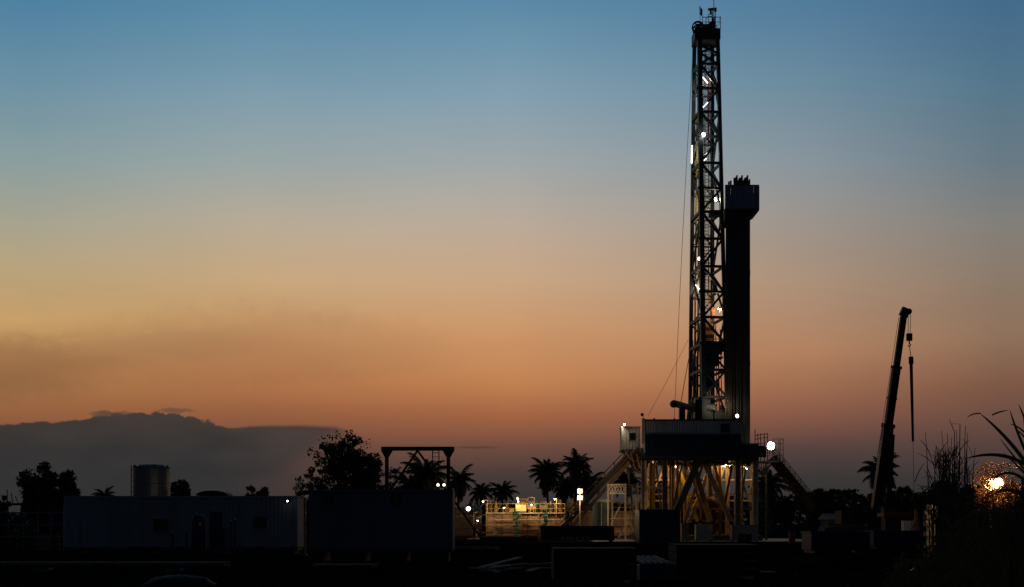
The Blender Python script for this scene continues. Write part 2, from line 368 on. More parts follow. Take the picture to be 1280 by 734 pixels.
# ------------------------------------------------------------------ drilling mast
K = 140 / F                                        # metres per pixel at the rig
RY = 140.0
Z0, Z1 = 8.35, ZZ(45, RY)
PSI = R(6)
U = Vector((math.cos(PSI), math.sin(PSI), 0)); V = Vector((math.sin(PSI), -math.cos(PSI), 0))
def leg_at(i, z):
    t = (z - Z0) / (Z1 - Z0)
    c = Vector((GX(885.5, RY) * (1 - t) + GX(882.4, RY) * t, RY, z))
    W = 2.36 * (1 - t) + 1.80 * t; D = 6.2 * (1 - t) + 2.1 * t
    return c + U * (W / 2 * (-1 if i in 'AB' else 1)) + V * (D / 2 * (1 if i in 'BC' else -1))
mast = T('drilling_mast', 'tall slender lattice drilling mast with lit lamps rising above the blue rig cabin', 'drilling mast', (GX(885, RY), RY, Z0))
for i in 'ABCD':
    w = {'A': .34, 'B': .44, 'C': .34, 'D': .34}[i]
    mast.part('leg', MB().beam(leg_at(i, Z0), leg_at(i, Z1), w, w, up=V), MASTSTEEL)
    mast.part('leg_shoe', MB().beam(leg_at(i, Z0) - Vector((0, 0, 0)), leg_at(i, Z0 + .5), w + .3, w + .3, up=V), DARKSTEEL)
rows = [76, 107, 137, 168.5, 202, 234, 264, 298, 333, 365, 397, 430, 463, 497, 525]
zb = lambda y: CAMZ - (y - HY) / F * (RY - 2.2)
def brace(i, za, j, zb_, w):
    mast.part('brace', MB().beam(leg_at(i, za), leg_at(j, zb_), w * 1.2, w * 1.2), MASTSTEEL)
for k, y in enumerate(rows):
    z = zb(y)
    brace('B', z, 'C', z, .20); brace('A', z, 'D', z, .13)
    if k % 2 == 0 or y > 425:
        brace('A', z, 'B', z, .24); brace('D', z, 'C', z, .18)
    if k < len(rows) - 1:
        z2 = zb(rows[k + 1])
        if y < 430:
            if k % 2 == 1: brace('C', z, 'B', z2, .17)
            else: brace('B', z, 'C', z2, .19)
        if k % 2 == 0: brace('A', z, 'D', z2, .11)
        else: brace('D', z, 'A', z2, .11)
    if k % 2 == 0 and k + 2 < len(rows):
        z2 = zb(rows[k + 2]); zm = zb(rows[k + 1])
        if (k // 2) % 2: brace('B', z, 'A', z2, .15); brace('C', z, 'D', z2, .14)
        else: brace('A', z, 'B', z2, .15); brace('D', z, 'C', z2, .14)
        pa, pb = leg_at('A', zm), leg_at('B', zm)
        mast.part('strut', MB().beam(pa, pb, .07, .07), MASTSTEEL)
        mast.part('hose_clamp', MB().box(pb.x - .35, pb.x + .35, pb.y - .32, pb.y + .32, zm - .08, zm + .08), DARKSTEEL)
for y0, y1 in ((430, 463), (463, 497)):
    brace('B', zb(y0), 'C', zb(y1), .15); brace('C', zb(y0), 'B', zb(y1), .15)
for k in range(0, 10, 2):
    brace('D', zb(rows[k]), 'C', zb(rows[k + 1]), .11); brace('A', zb(rows[k + 1]), 'B', zb(rows[k]), .10)
for y0, y1 in ((52, 62), (62, 76)):
    brace('B', zb(y0), 'C', zb(y1), .16); brace('C', zb(y0), 'B', zb(y1), .16)
# crown: a block of plates with its sheave wheel standing out on the left, railing and aerials
ct = leg_at('B', Z1); cb = leg_at('D', Z1)
cx, cy = (ct.x + cb.x) / 2, (ct.y + cb.y) / 2
crown = mast.part('crown_block', MB().box(cx - 1.25, cx + 1.25, cy - 1.3, cy + 1.3, ZZ(54, RY), ZZ(41, RY)), DARKSTEEL)
for dxp, hh in ((-.75, .25), (0, .55), (.55, .8)):
    mast.part('crown_beam', MB().box(cx + dxp - .3, cx + dxp + .3, cy - .9, cy + .9, ZZ(41, RY), ZZ(41, RY) + hh), DARKSTEEL, crown)
def wheel(c, r, w, m, parent, name='sheave'):
    mb = MB().lathe(c, [(r * .82, -w / 2), (r, -w / 2), (r * .93, 0), (r, w / 2), (r * .82, w / 2), (r * .82, -w / 2)][:5], 24, 'y')
    mb = MB()
    n = 24; vs = []; fs = []
    for k in range(n):
        a = 2 * math.pi * k / n
        for rr, yy in ((r * .80, -w / 2), (r, -w / 2), (r, w / 2), (r * .80, w / 2)):
            vs.append(Vector(c) + Vector((rr * math.cos(a), yy, rr * math.sin(a))))
    for k in range(n):
        a, b = 4 * k, 4 * ((k + 1) % n)
        for q in range(4): fs.append((a + q, b + q, b + (q + 1) % 4, a + (q + 1) % 4))
    mb.add(vs, fs)
    for k in range(6):
        a = k * math.pi / 3
        mb.beam(Vector(c), Vector(c) + Vector((r * .85 * math.cos(a), 0, r * .85 * math.sin(a))), w * .5, r * .14)
    mb.lathe((c[0], c[1] - w * .6, c[2]), [(r * .3, 0), (r * .3, w * 1.2)], 12, 'y')
    return mast.part(name, mb, m, parent)
sc = P(872.5, 34.5, RY - 1.2)
wheel(tuple(sc), 0.62, .25, DARKSTEEL, crown); wheel((sc.x + .15, sc.y + .7, sc.z), 0.6, .25, DARKSTEEL, crown)
mast.part('sheave_axle', MB().beam((sc.x, sc.y - .3, sc.z), (cx, cy, sc.z - .1), .16), DARKSTEEL, crown)
mast.part('sheave_bracket', MB().beam((sc.x, sc.y - .25, sc.z), (cx - .7, cy - 1.0, ZZ(45, RY)), .22), DARKSTEEL, crown)
rl = mast.part('crown_railing', MB().tube([(cx + a, cy + b, ZZ(27, RY)) for a, b in ((-.5, -1.2), (1.25, -1.2), (1.25, 1.2), (-.5, 1.2))], .035, 5).tube([(cx + a, cy + b, ZZ(33, RY)) for a, b in ((-.5, -1.2), (1.25, -1.2), (1.25, 1.2), (-.5, 1.2))], .03, 5), DARKSTEEL)
for a, b in ((-.5, -1.2), (.1, -1.2), (.7, -1.2), (1.25, -1.2), (1.25, 1.2), (-.5, 1.2)):
    mast.part('railing_post', MB().tube([(cx + a, cy + b, ZZ(42, RY)), (cx + a, cy + b, ZZ(26, RY) + (.25 if a == .1 else 0))], .035, 5), DARKSTEEL, rl)
lp = P(887, 24, RY - 1)
mast.part('ladder_hoop', MB().tube([(lp.x - .35, lp.y, lp.z - .6), (lp.x - .35, lp.y, lp.z + .05), (lp.x - .15, lp.y, lp.z + .25), (lp.x + .15, lp.y, lp.z + .25), (lp.x + .35, lp.y, lp.z + .05), (lp.x + .35, lp.y, lp.z - .6)], .04, 5), DARKSTEEL)
for px, y0, y1, r_ in ((892.3, -12, 42, .05), (890.3, 12, 42, .09), (894.3, 11, 42, .05)):
    a = P(px, y1, RY - .5); b = P(px, y0, RY - .5)
    mast.part('aerial', MB().tube([a, b], [r_, r_ * .6], 6), DARKSTEEL)
wv = P(889.5, 12, RY - .5)
mast.part('wind_vane', MB().beam((wv.x - .35, wv.y, wv.z), (wv.x + .2, wv.y, wv.z + .05), .1, .22).beam((wv.x - .1, wv.y, wv.z), (wv.x - .1, wv.y, wv.z - .5), .16, .16), DARKSTEEL)
bl = P(894.4, 11, RY - .5)
mast.part('beacon', MB().lathe(bl, [(.09, -.3), (.12, -.2), (.12, .05), (.06, .12)], 10), RED)
fp = P(875.2, 8, RY)
flag = T('flag', 'small dark flag on a thin staff on the crown of the mast', 'flag', P(875.2, 27, RY))
flag.part('staff', MB().tube([P(875.4, 30, RY), P(874.3, 7, RY)], .025, 5), GREYSTEEL)
fv = []; ff = []
for i in range(4):
    for j in range(7):
        x = i * .075; z = -j * .13 - i * .10
        fv.append((fp.x + x, fp.y + .05 * math.sin(j * 1.3 + i), fp.z + z))
for i in range(3):
    for j in range(6): a = i * 7 + j; ff.append((a, a + 1, a + 8, a + 7))
flag.part('cloth', MB().add(fv, ff), mat('dark_red_flag_cloth', (0.06, 0.03, 0.04), .8))
# mast ladder with a safety cage (right rear), pale standpipes, kelly hose, service loop, drilling lines
lx = lambda z, f: leg_at('A', z) * (1 - f) + leg_at('D', z) * f
def ladder(f0, f1, za, zb_, off, m, cage=False):
    mb = MB(); o = Vector((0, off, 0))
    mb.beam(lx(za, f0) + o, lx(zb_, f0) + o, .07); mb.beam(lx(za, f1) + o, lx(zb_, f1) + o, .07)
    lad = mast.part('ladder', mb, m)
    mb = MB(); z = za
    while z < zb_:
        mb.beam(lx(z, f0) + o, lx(z, f1) + o, .05); z += .32
    mast.part('rungs', mb, m, lad, stuff=True)
    if cage:
        mb = MB(); z = za + 2
        while z < zb_:
            a = lx(z, f0) + o; b = lx(z, f1) + o
            mb.tube([a, a + Vector((-.12, -.45, 0)), (a + b) / 2 + Vector((0, -.75, 0)), b + Vector((.12, -.45, 0)), b], .03, 4); z += .9
        for s_ in (.1, .9):
            mb.beam(lx(za + 2, f0 + (f1 - f0) * s_) + o + Vector((0, -.5, 0)), lx(zb_, f0 + (f1 - f0) * s_) + o + Vector((0, -.5, 0)), .04)
        mast.part('safety_cage', mb, m, lad, stuff=True)
ladder(.58, .80, Z0 + 1, Z1 - 1.2, -.25, GREYSTEEL, True)
ladder(.20, .40, ZZ(300, RY), Z1 - 1.2, -.1, GREYSTEEL)
for f, r_, za, zc, oy, m in ((.30, .10, Z0 + .5, ZZ(60, RY), -.5, PALESTEEL), (.44, .07, Z0 + .5, ZZ(100, RY), -.9, PALESTEEL), (.12, .085, Z0 + 3, ZZ(140, RY), -1.1, YELLOW), (.90, .06, Z0, ZZ(70, RY), -.6, DARKSTEEL)):
    mast.part('standpipe', MB().tube([lx(za, f) + Vector((0, oy, 0)), lx(zc, f) + Vector((0, oy, 0))], r_, 8), m)
# pale pipe strapped to the rear left leg: it is what catches the tube lamp beside it
for za, zc in ((ZZ(235, RY), ZZ(158, RY)), (ZZ(500, RY), ZZ(440, RY))):
    mast.part('side_pipe', MB().tube([leg_at('A', za) + Vector((.3, -.4, 0)), leg_at('A', zc) + Vector((.3, -.4, 0))], .10, 8), PALESTEEL)
mast.part('red_rung_column', MB().tube([lx(ZZ(180, RY), .72) + Vector((0, -.9, 0)), lx(ZZ(95, RY), .72) + Vector((0, -.9, 0))], .09, 6), RED)
# working platforms inside the mast
for y0, dxp, w_, h_ in ((262, 2.0, 1.5, 1.0), (436, -.1, 2.1, .5), (447, .4, 1.4, .25)):
    z = ZZ(y0, RY - 2.5); c = (leg_at('B', z) + leg_at('C', z)) / 2
    pf = mast.part('platform', MB().box(c.x - w_ / 2 + dxp * .3, c.x + w_ / 2 + dxp * .3, c.y - .2, c.y + 1.4, z - h_ * .35, z + .05), DARKSTEEL)
    mast.part('platform_rail', MB().tube([(c.x - w_ / 2, c.y - .2, z + .9), (c.x + w_ / 2, c.y - .2, z + .9)], .04, 5).tube([(c.x - w_ / 2, c.y - .2, z), (c.x - w_ / 2, c.y - .2, z + .9)], .04, 5).tube([(c.x + w_ / 2, c.y - .2, z), (c.x + w_ / 2, c.y - .2, z + .9)], .04, 5), DARKSTEEL, pf)
zpl = ZZ(432, RY - 2.5); c = (leg_at('B', zpl) + leg_at('C', zpl)) / 2
mast.part('winch_box', MB().box(c.x - 1.1, c.x + .75, c.y - .25, c.y + .9, ZZ(446, RY), ZZ(431, RY)), NAVY)
zc_ = (leg_at('A', 20) + leg_at('C', 20)) / 2
blk = T('travelling_block', 'yellow and black striped travelling block hanging inside the lattice mast', 'pulley block', (zc_.x, zc_.y, ZZ(432, RY)))
bx0 = GX(886.5, RY)
for k in range(5):
    za, zc = ZZ(428 - k * 4.6, RY), ZZ(428 - k * 4.6 - 4.6, RY)
    w_ = (.36, .46, .5, .46, .34)[k]
    blk.part('side_plate', MB().box(bx0 - w_, bx0 + w_, RY - .35, RY + .35, za, zc), YELLOW if k % 2 == 0 else BLACK)
for k in range(6):
    blk.part('drilling_line', MB().tube([(bx0 - .3 + k * .12, RY, ZZ(406, RY)), (cx - .3 + k * .12, RY, ZZ(50, RY))], .022, 4), BLACK)
td = T('top_drive', 'dark blue top drive motor hanging low inside the mast above the rig floor', 'top drive', (bx0, RY, ZZ(524, RY)))
td.part('body', MB().box(bx0 - .7, bx0 + .42, RY - .6, RY + .6, ZZ(488, RY), ZZ(447, RY)).box(bx0 - .5, bx0 + .3, RY - .7, RY + .7, ZZ(484, RY), ZZ(452, RY)), NAVY)
td.part('motor', MB().lathe((bx0 - .45, RY - .75, ZZ(476, RY)), [(.30, 0), (.34, .1), (.34, 1.3), (.2, 1.5)], 14), NAVY)
for s_ in (-.35, .35): td.part('link_arm', MB().tube([(bx0 + s_, RY - .3, ZZ(488, RY)), (bx0 + s_ * .6, RY - .3, ZZ(512, RY))], .09, 7), DARKSTEEL)
td.part('elevator', MB().lathe((bx0, RY - .3, ZZ(514, RY)), [(.25, -.2), (.42, -.15), (.42, .2), (.2, .3)], 12), DARKSTEEL)
td.part('drill_stem', MB().tube([(bx0, RY, ZZ(447, RY)), (bx0, RY, Z0)], .09, 8), PIPE)
hp = []
for k in range(15):
    s_ = k / 14
    hp.append(Vector((bx0 - .5 - .5 * math.sin(math.pi * s_), RY - .9, ZZ(448, RY) * (1 - s_) + ZZ(395, RY) * s_ - 3.5 * math.sin(math.pi * s_) ** 2)))
td.part('mud_hose', MB().tube(hp, .08, 7), BLACK, smooth_=True)

# more tackle inside the lower mast: cable trays, tong counterweights and hanging lines
ri = random.Random(15)
for k in range(12):
    za = Z0 + ri.uniform(.5, 5); zc = za + ri.uniform(4, 13); f = .15 + .065 * k
    p = leg_at('A', za).lerp(leg_at('C', za), f); q = leg_at('A', zc).lerp(leg_at('C', zc), f)
    mast.part('tackle_line', MB().tube([p, q], ri.choice((.03, .05, .07)), 5), (BLACK, GREYSTEEL, RED, DARKSTEEL)[k % 4])
for k in range(7):
    z = Z0 + 2 + k * 2.3; p = leg_at('D', z).lerp(leg_at('C', z), ri.uniform(.3, .8)) - U * ri.uniform(.2, .9); w_ = ri.uniform(.12, .3)
    mast.part('counterweight', MB().box(p.x - w_, p.x + w_, p.y - w_, p.y + w_, z, z + ri.uniform(.4, 1.1)), (DARKSTEEL, NAVY, RUSTY)[k % 3])
# bundle of hoses and cable trays filling the lower left bay of the mast
rb_ = random.Random(9)
for k in range(9):
    f = .08 + .09 * k; za = Z0 + rb_.uniform(.2, 2.5); zc = ZZ(rb_.uniform(395, 450), RY)
    pa, pc = leg_at('A', za).lerp(leg_at('B', za), f), leg_at('A', zc).lerp(leg_at('B', zc), f)
    mast.part('service_hose', MB().tube([pa, (pa + pc) / 2 + Vector((rb_.uniform(-.15, .15), 0, 0)), pc], rb_.choice((.06, .08, .11)), 6), (BLACK, PALESTEEL, DARKSTEEL, YELLOW)[k % 4])
for y0, y1, fa, fb in ((440, 458, .05, .7), (500, 524, -.35, .30)):
    z0_, z1_ = zb(y1), zb(y0)
    a, b = leg_at('B', z0_), leg_at('C', z0_)
    mast.part('guard_panel', MB().beam(a.lerp(b, fa) + Vector((0, .35, (z1_ - z0_) / 2)), a.lerp(b, fb) + Vector((0, .35, (z1_ - z0_) / 2)), .06, z1_ - z0_), DARKSTEEL)
# racking board: the blue windwall box hung on the right of the mast
bx1, bx2 = GX(905, RY - 3), GX(948, RY - 3); by1, by2 = RY - 3.6, RY + .2
zt, zbt = ZZ(234, RY - 3), ZZ(262, RY - 3)
rb = mast.part('racking_board', MB().box(bx1, bx2, by1 + .12, by2, zbt - .18, zbt), DARKSTEEL)
n = 6
for k in range(n):
    a = bx1 + (bx2 - bx1) * k / n; b = bx1 + (bx2 - bx1) * (k + 1) / n
    mast.part('windwall_panel', MB().corrugated(a + .008, b - .008, by1, zbt - .02, zt + (.08 if k % 3 == 0 else 0), .2, .03, .03), BLUE, rb)
for k in range(5):
    a = by1 + .15 + (by2 - by1 - .2) * k / 5
    mast.part('windwall_panel', MB().box(bx2 - .04, bx2 + .02, a, a + .66, zbt - .02, zt), BLUE, rb)
mast.part('top_rail', MB().box(bx1 + .02, bx2 - .02, by1 + .035, by1 + .1, zt + .002, zt + .10), DARKSTEEL, rb)
mast.part('underframe', MB().add([(bx1, by1 + .2, zbt - .2), (bx2, by1 + .2, zbt - .2), (GX(929, RY - 3), by1 + .2, ZZ(277, RY - 3)), (bx1, by1 + .2, ZZ(277, RY - 3)), (bx1, by2, zbt - .2), (bx2, by2, zbt - .2), (GX(929, RY - 3), by2, ZZ(277, RY - 3)), (bx1, by2, ZZ(277, RY - 3))],
          [(0, 1, 2, 3), (7, 6, 5, 4), (0, 4, 5, 1), (1, 5, 6, 2), (2, 6, 7, 3), (3, 7, 4, 0)]), DARKSTEEL, rb)
mast.part('stay', MB().beam((bx2 - .1, by1 - .02, zbt), (GX(917, RY), by1 + .3, ZZ(283, RY)), .14), DARKSTEEL, rb)
for px_ in (911, 913.5, 919):
    a = P(px_, 234, RY - 2.8)
    mast.part('pulley_post', MB().box(a.x - .07, a.x + .09, a.y, a.y + .15, zt, ZZ(random.uniform(224, 231), RY - 3)), DARKSTEEL, rb)
# stands of drill pipe racked upright below and through the board
pl = 0; zs0 = 8.36
pmesh = {}
for r_ in range(4):
    for k in range(18):
        y = RY - 3.3 + r_ * .55 + random.uniform(-.03, .03); x = GX(907.8 + k * 1.66 + (r_ % 2) * .8 + random.uniform(-.15, .15), y)
        over = 223 if k > 5 else 243
        h_ = ZZ(over + (r_ * 7 + k * 3) % 4 * 1.6, RY - 2.5) - zs0
        key = round(h_ * 4) / 4
        if key not in pmesh:
            mb = MB().lathe((0, 0, 0), [(.075, 0), (.075, .4), (.062, .5), (.062, key * .33 - .3), (.078, key * .33 - .2), (.078, key * .33 + .2), (.062, key * .33 + .3), (.062, key * .66 - .3), (.078, key * .66 - .2), (.078, key * .66 + .2), (.062, key * .66 + .3), (.062, key - .5), (.078, key - .4), (.078, key)], 7)
            pmesh[key] = mesh(mb, 'drill_pipe', PIPE, smooth_=False)
        o = bpy.data.objects.new('drill_pipe', pmesh[key]); COL.objects.link(o); o.location = (x, y, zs0)
        o['label'] = 'tall steel drill pipe in the upright rack right of the mast'; o['category'] = 'pipe'; o['group'] = 'drill pipes racked upright'
# guy wires left of the mast
def wire(pts, r, label):
    single('guy_wire', MB().tube(pts, r, 4), BLACK, label, 'cable', pts[-1])
def sag(a, b, s_, n=12): return [a.lerp(b, k / n) - Vector((s_ * math.sin(math.pi * k / n) * 0.3, 0, s_ * math.sin(math.pi * k / n))) for k in range(n + 1)]
wire(sag(P(866, 66, RY - 1), P(843, 522, RY - 3), .35, 16), .022, 'long thin cable from the mast crown down to the cabin roof')
wire(sag(P(860, 425, RY + 2), P(810, 520, RY - 3), .2), .016, 'thin slack cable slanting from the mast to the left end of the cabin')
wire(sag(P(861, 448, RY + 1), P(851, 505, RY - 3), .1), .035, 'short black hose slanting from the mast to the hoist beside it')

# lamps on the mast
def pm(px, py, d=-.7): return P(px, py, RY + d)
tube_light(pm(878.6, 96.5, -1.5), pm(884.6, 104, -1.5), .075, 'uppermost bright tube lamp, slanting down to the right on the mast', 140)
tube_light(pm(878.4, 135, -1.6), pm(884.8, 128, -1.6), .06, 'dimmer tube lamp, slanting up to the right, just under the uppermost one', 78)
tube_light(pm(864.6, 204, .9), pm(865.0, 182, .9), .09, 'upright tube lamp on the rear left leg of the mast', 176)
tube_light(pm(878.2, 196, -1.75), pm(877.8, 178, -1.75), .08, 'upright tube lamp right below the brightest mast lamp', 131, off=(.3, 1.0, 0))
tube_light(pm(869.6, 356, 0), pm(874, 361.5, 0), .06, 'short slanting tube lamp low on the left side of the mast', 105)
tube_light(pm(880, 200.6, -1.8), pm(883, 198.2, -1.8), .07, 'short tube lamp at the brace beside the upright tube lamp', 52)
flood(879.3, 168.5, RY - 1.95, .44, 90, 'brightest round lamp high on the mast front', aim=(0.1, -1, -.15), spot=False)
flood(894.5, 249.5, RY - 1.2, .36, 420, 'yellowish lamp on the mast beside the blue racking board', G_YEL, (1, .85, .5), aim=(-.7, -.5, -.25), spot=False)
flood(874.5, 323.5, RY - 1.9, .36, 130, 'small round white lamp halfway down the left of the mast', aim=(-.1, -1, -.1), spot=False)
flood(899.5, 386.5, RY - .6, .34, 800, 'lamp glowing orange behind the ladder low in the mast', G_WARM, (1, .55, .25), aim=(-.3, -.2, -1), spot=False)
flood(921.5, 520, RY - 4.6, .34, 12, 'small white lamp on the right end of the blue cabin roof', aim=(.35, -1, .1), spot=False, bracket=(-.1, .2, -.3))
flood(895, 507, RY - 4.0, .2, 150, 'yellowish work lamp inside the mast foot over the rig floor', G_YEL, (1, .85, .5), aim=(.3, .8, .35), bracket=(0, -.05, -.5), spot=False)
# ------------------------------------------------------------------ rig floor and substructure
FY0, FY1 = 134.6, 145.4                             # front and back of the rig floor
fx0, fx1 = GX(801, 135), GX(948, 135)
ZF = 8.3
sub = T('rig_substructure', 'steel substructure of lit columns and slanting braces carrying the rig floor', 'rig structure', ((fx0 + fx1) / 2, RY, 0))
sub.part('floor_deck', MB().box(fx0, fx1, FY0, FY1, ZF - .22, ZF), DARKSTEEL)
for y in (FY0 + .25, FY1 - .25):
    sub.part('floor_beam', MB().box(fx0 + .02, fx1 - .02, y - .2, y + .2, ZF - .62, ZF - .225), DARKSTEEL)
    sub.part('beam_flange', MB().box(fx0 + .02, fx1 - .02, y - .32, y + .32, ZF - .70, ZF - .623), DARKSTEEL)
for k in range(9):
    x = fx0 + .5 + (fx1 - fx0 - 1) * k / 8
    sub.part('cross_beam', MB().box(x - .12, x + .12, FY0 + .5, FY1 - .5, ZF - .95, ZF - .23), DARKSTEEL if k % 3 else YELLOW)
def col(px, y, w, m=DARKSTEEL, top=ZF - .71, bot=.5):
    x = GX(px, y)
    c_ = sub.part('column', MB().box(x - w / 2, x + w / 2, y - .03, y + .03, bot, top).box(x - w / 2, x - w / 2 + .06, y - w / 2, y + w / 2, bot, top).box(x + w / 2 - .06, x + w / 2, y - w / 2, y + w / 2, bot, top), m)
    sub.part('base_plate', MB().box(x - w * .8, x + w * .8, y - w * .8, y + w * .8, bot, bot + .06), m, c_)
for px, m_ in ((804.5, CREAM), (831, TAN), (922, TAN), (944, CREAM)): col(px, FY0 + .3, .50, m_)
for px in (807, 833, 921, 941): col(px, FY1 - .4, .50, TAN)
for px, w in ((815, .55),): col(px, RY - .5, w, YELLOW)
col(857, RY + 3, .4, TAN); col(899, RY + 2, .45, TAN); col(909, RY + 3.4, .4, TAN)
def brc(a, b, w, m=DARKSTEEL, name='diagonal_brace'): sub.part(name, MB().beam(a, b, w, w * .8), m)
yf = FY0 + .9
brc(P(872, 578, yf), P(839, 655, yf), .75)
brc(P(866, 578, yf + .9), P(888, 652, yf + .9), .5, YELLOW)
brc(P(880, 578, yf), P(913, 650, yf), .55, TAN)
brc(P(890, 578, yf + 6), P(862, 652, yf + 6), .45, TAN)
brc(P(846, 578, yf + 7), P(872, 652, yf + 7), .4, YELLOW)
for a_, b_, d_, w_, m_ in ((852, 838, 4, .22, TAN), (862, 880, 5, .28, YELLOW), (878, 856, 2.5, .26, TAN), (893, 912, 5.5, .24, YELLOW), (905, 884, 7.5, .28, TAN), (915, 902, 3, .2, RUSTY), (932, 924, 5, .2, TAN), (820, 828, 4, .18, TAN)):
    brc(P(a_, 582, yf + d_), P(b_, 652, yf + d_), w_, m_)
for py_, d_ in ((600, 8), (618, 6.5), (636, 4), (626, 9)):
    sub.part('tie_beam', MB().box(GX(808, yf + d_), GX(942, yf + d_), yf + d_ - .06, yf + d_ + .06, ZZ(py_, yf + d_) - .07, ZZ(py_, yf + d_) + .07), TAN)
brc(P(806, 640, FY1 - .8), P(830, 585, FY1 - .8), .25, TAN)
brc(P(922, 585, FY1 - .8), P(943, 648, FY1 - .8), .25)
for px in (837.5, 840.5, 843, 846.5, 849.5):
    y = RY + random.uniform(-1.5, 1.5); a = P(px, 590, y)
    sub.part('riser_pipe', MB().tube([(a.x, y, .4), (a.x, y, ZF - .3)], random.choice((.08, .11, .14)), 8), random.choice((TAN, YELLOW, TAN)))
for px, y0 in ((925, RY + 2), (928, RY - 2), (895, RY + 1), (887.5, RY + 4)):
    a = P(px, 590, y0)
    sub.part('riser_pipe', MB().tube([(a.x, y0, .5), (a.x, y0, ZF - .3)], .08, 7), TAN)
sub.part('platform_girder', MB().box(fx0 + .2, fx0 + 3.0, RY - 3, RY - 2.8, ZZ(612, RY), ZZ(609, RY)), PALESTEEL)
sub.part('cable_tray', MB().box(GX(836, RY), GX(930, RY), RY - 2.2, RY - 1.9, ZZ(582, RY), ZZ(579, RY)), TAN)
for y in (FY0 + .3, RY, FY1 - .4):
    sub.part('base_box', MB().box(fx0 - .3, fx1 + .3, y - .55, y + .55, 0.02, .5), DARKSTEEL)
# clutter of valves and boxes hung under the deck on the cellar side
rr = random.Random(3)
for k in range(16):
    px = 836 + k * 6.2; y = RY + rr.uniform(-3.5, 3.5); a = P(px, rr.uniform(574, 583), y)
    if 840 < px < 935:
        s_ = rr.uniform(.12, .32)
        sub.part('junction_box', MB().box(a.x - s_, a.x + s_, y - s_, y + s_, a.z - s_ * .8, ZF - .9), rr.choice((TAN, CREAM, YELLOW, GREYSTEEL)))
# cable loops and hangers drooping from the front edge of the deck
for k in range(26):
    a = P(809 + k * 5.3, 577 + rr.uniform(-1, 2), FY0 + rr.uniform(.1, .6)); w_ = rr.uniform(.15, .5); d_ = rr.uniform(.15, .75)
    if k % 3: sub.part('cable_loop', MB().tube([a + Vector((0, 0, .5)), a + Vector((w_ * .2, 0, -d_ * .7)), a + Vector((w_ * .5, 0, -d_)), a + Vector((w_ * .85, 0, -d_ * .6)), a + Vector((w_, 0, .5))], rr.uniform(.03, .06), 5), BLACK)
    else: sub.part('hanger_box', MB().box(a.x - w_ * .5, a.x + w_ * .5, a.y, a.y + .25, a.z - d_ * .6, a.z + .45), DARKSTEEL)
# blowout preventer standing in the cellar
bp = P(887, 632, RY + .5)
BOPRED = mat('dull_red_brown_paint', (.11, .022, .012), .6, 0, .3, 2, rust=.35)
bop = T('blowout_preventer', 'dull reddish brown blowout preventer stack standing between the slanting braces under the rig floor', 'valve stack', (bp.x, bp.y, .03))
bop.part('lower_ram', MB().box(bp.x - .9, bp.x + .9, bp.y - .45, bp.y + .45, .9, 1.7), BOPRED)
bop.part('upper_ram', MB().box(bp.x - .9, bp.x + .9, bp.y - .45, bp.y + .45, 2.0, 2.75), BOPRED)
bop.part('annular', MB().lathe((bp.x, bp.y, 2.9), [(.6, 0), (.85, .15), (.9, .7), (.7, 1.15), (.35, 1.4)], 18), BOPRED, smooth_=True)
bop.part('spool', MB().lathe((bp.x, bp.y, .03), [(.5, 0), (.5, .2), (.35, .25), (.35, .8), (.5, .85), (.5, .95)], 16), DARKSTEEL)
bop.part('riser', MB().tube([(bp.x, bp.y, 4.2), (bp.x, bp.y, ZF - .4)], .28, 12), TAN)
# small boxes on the pad
def crate(name, px0, px1, py0, Y, dep, m, label, cat, lid=True):
    x0, x1 = GX(px0, Y), GX(px1, Y); z1 = ZZ(py0, Y)
    t = T(name, label, cat, ((x0 + x1) / 2, Y + dep / 2, .03))
    t.part('body', MB().box(x0, x1, Y, Y + dep, .12, z1 - .05), m)
    if lid: t.part('lid', MB().box(x0 - .04, x1 + .04, Y - .04, Y + dep + .04, z1 - .047, z1), m)
    for k in range(3):
        x = x0 + (x1 - x0) * (.04 + .46 * k)
        t.part('rib', MB().box(x - .03, x + .03, Y - .035, Y - .001, .13, z1 - .06), m)
    for x in (x0 + .1, x1 - .1): t.part('skid', MB().box(x - .08, x + .08, Y, Y + dep, .03, .118), DARKSTEEL)
    return t
crate('tool_box', 870, 891, 655.5, 131.5, 1.0, CREAM, 'pale steel tool box on the pad in front of the slanting braces', 'box')
crate('tool_box', 852, 861, 654, 130.5, .8, TAN, 'small tan box on the pad just left of the pale tool box', 'box')
crate('control_cabinet', 915, 948, 656, 131, 1.2, GREYSTEEL, 'dim grey cabinet on the pad under the right of the rig floor', 'cabinet')
# lamps under the floor
def hanging(px, py, Y, power, label, col_=(1, .62, .22), size=.22, gl=G_WARM):
    flood(px, py, Y, size, power, label, gl, col_, aim=(0.05, -.35, -1), bracket=(0, 0, .35), spot=False, name='work_lamp')
hanging(812.8, 580, RY + .5, 534, 'warm work lamp hung under the far left corner of the rig floor')
hanging(843.5, 583.5, RY + 2.2, 935, 'warm work lamp among the upright pipes under the rig floor')
hanging(883.5, 596.5, RY + 1.5, 190, 'small orange work lamp between the slanting braces under the rig floor', (1, .6, .2))
hanging(908, 581, RY + 1.5, 579, 'warm work lamp under the right half of the rig floor')
hanging(933, 586, RY + 2.5, 400, 'warm work lamp near the rightmost columns under the rig floor')

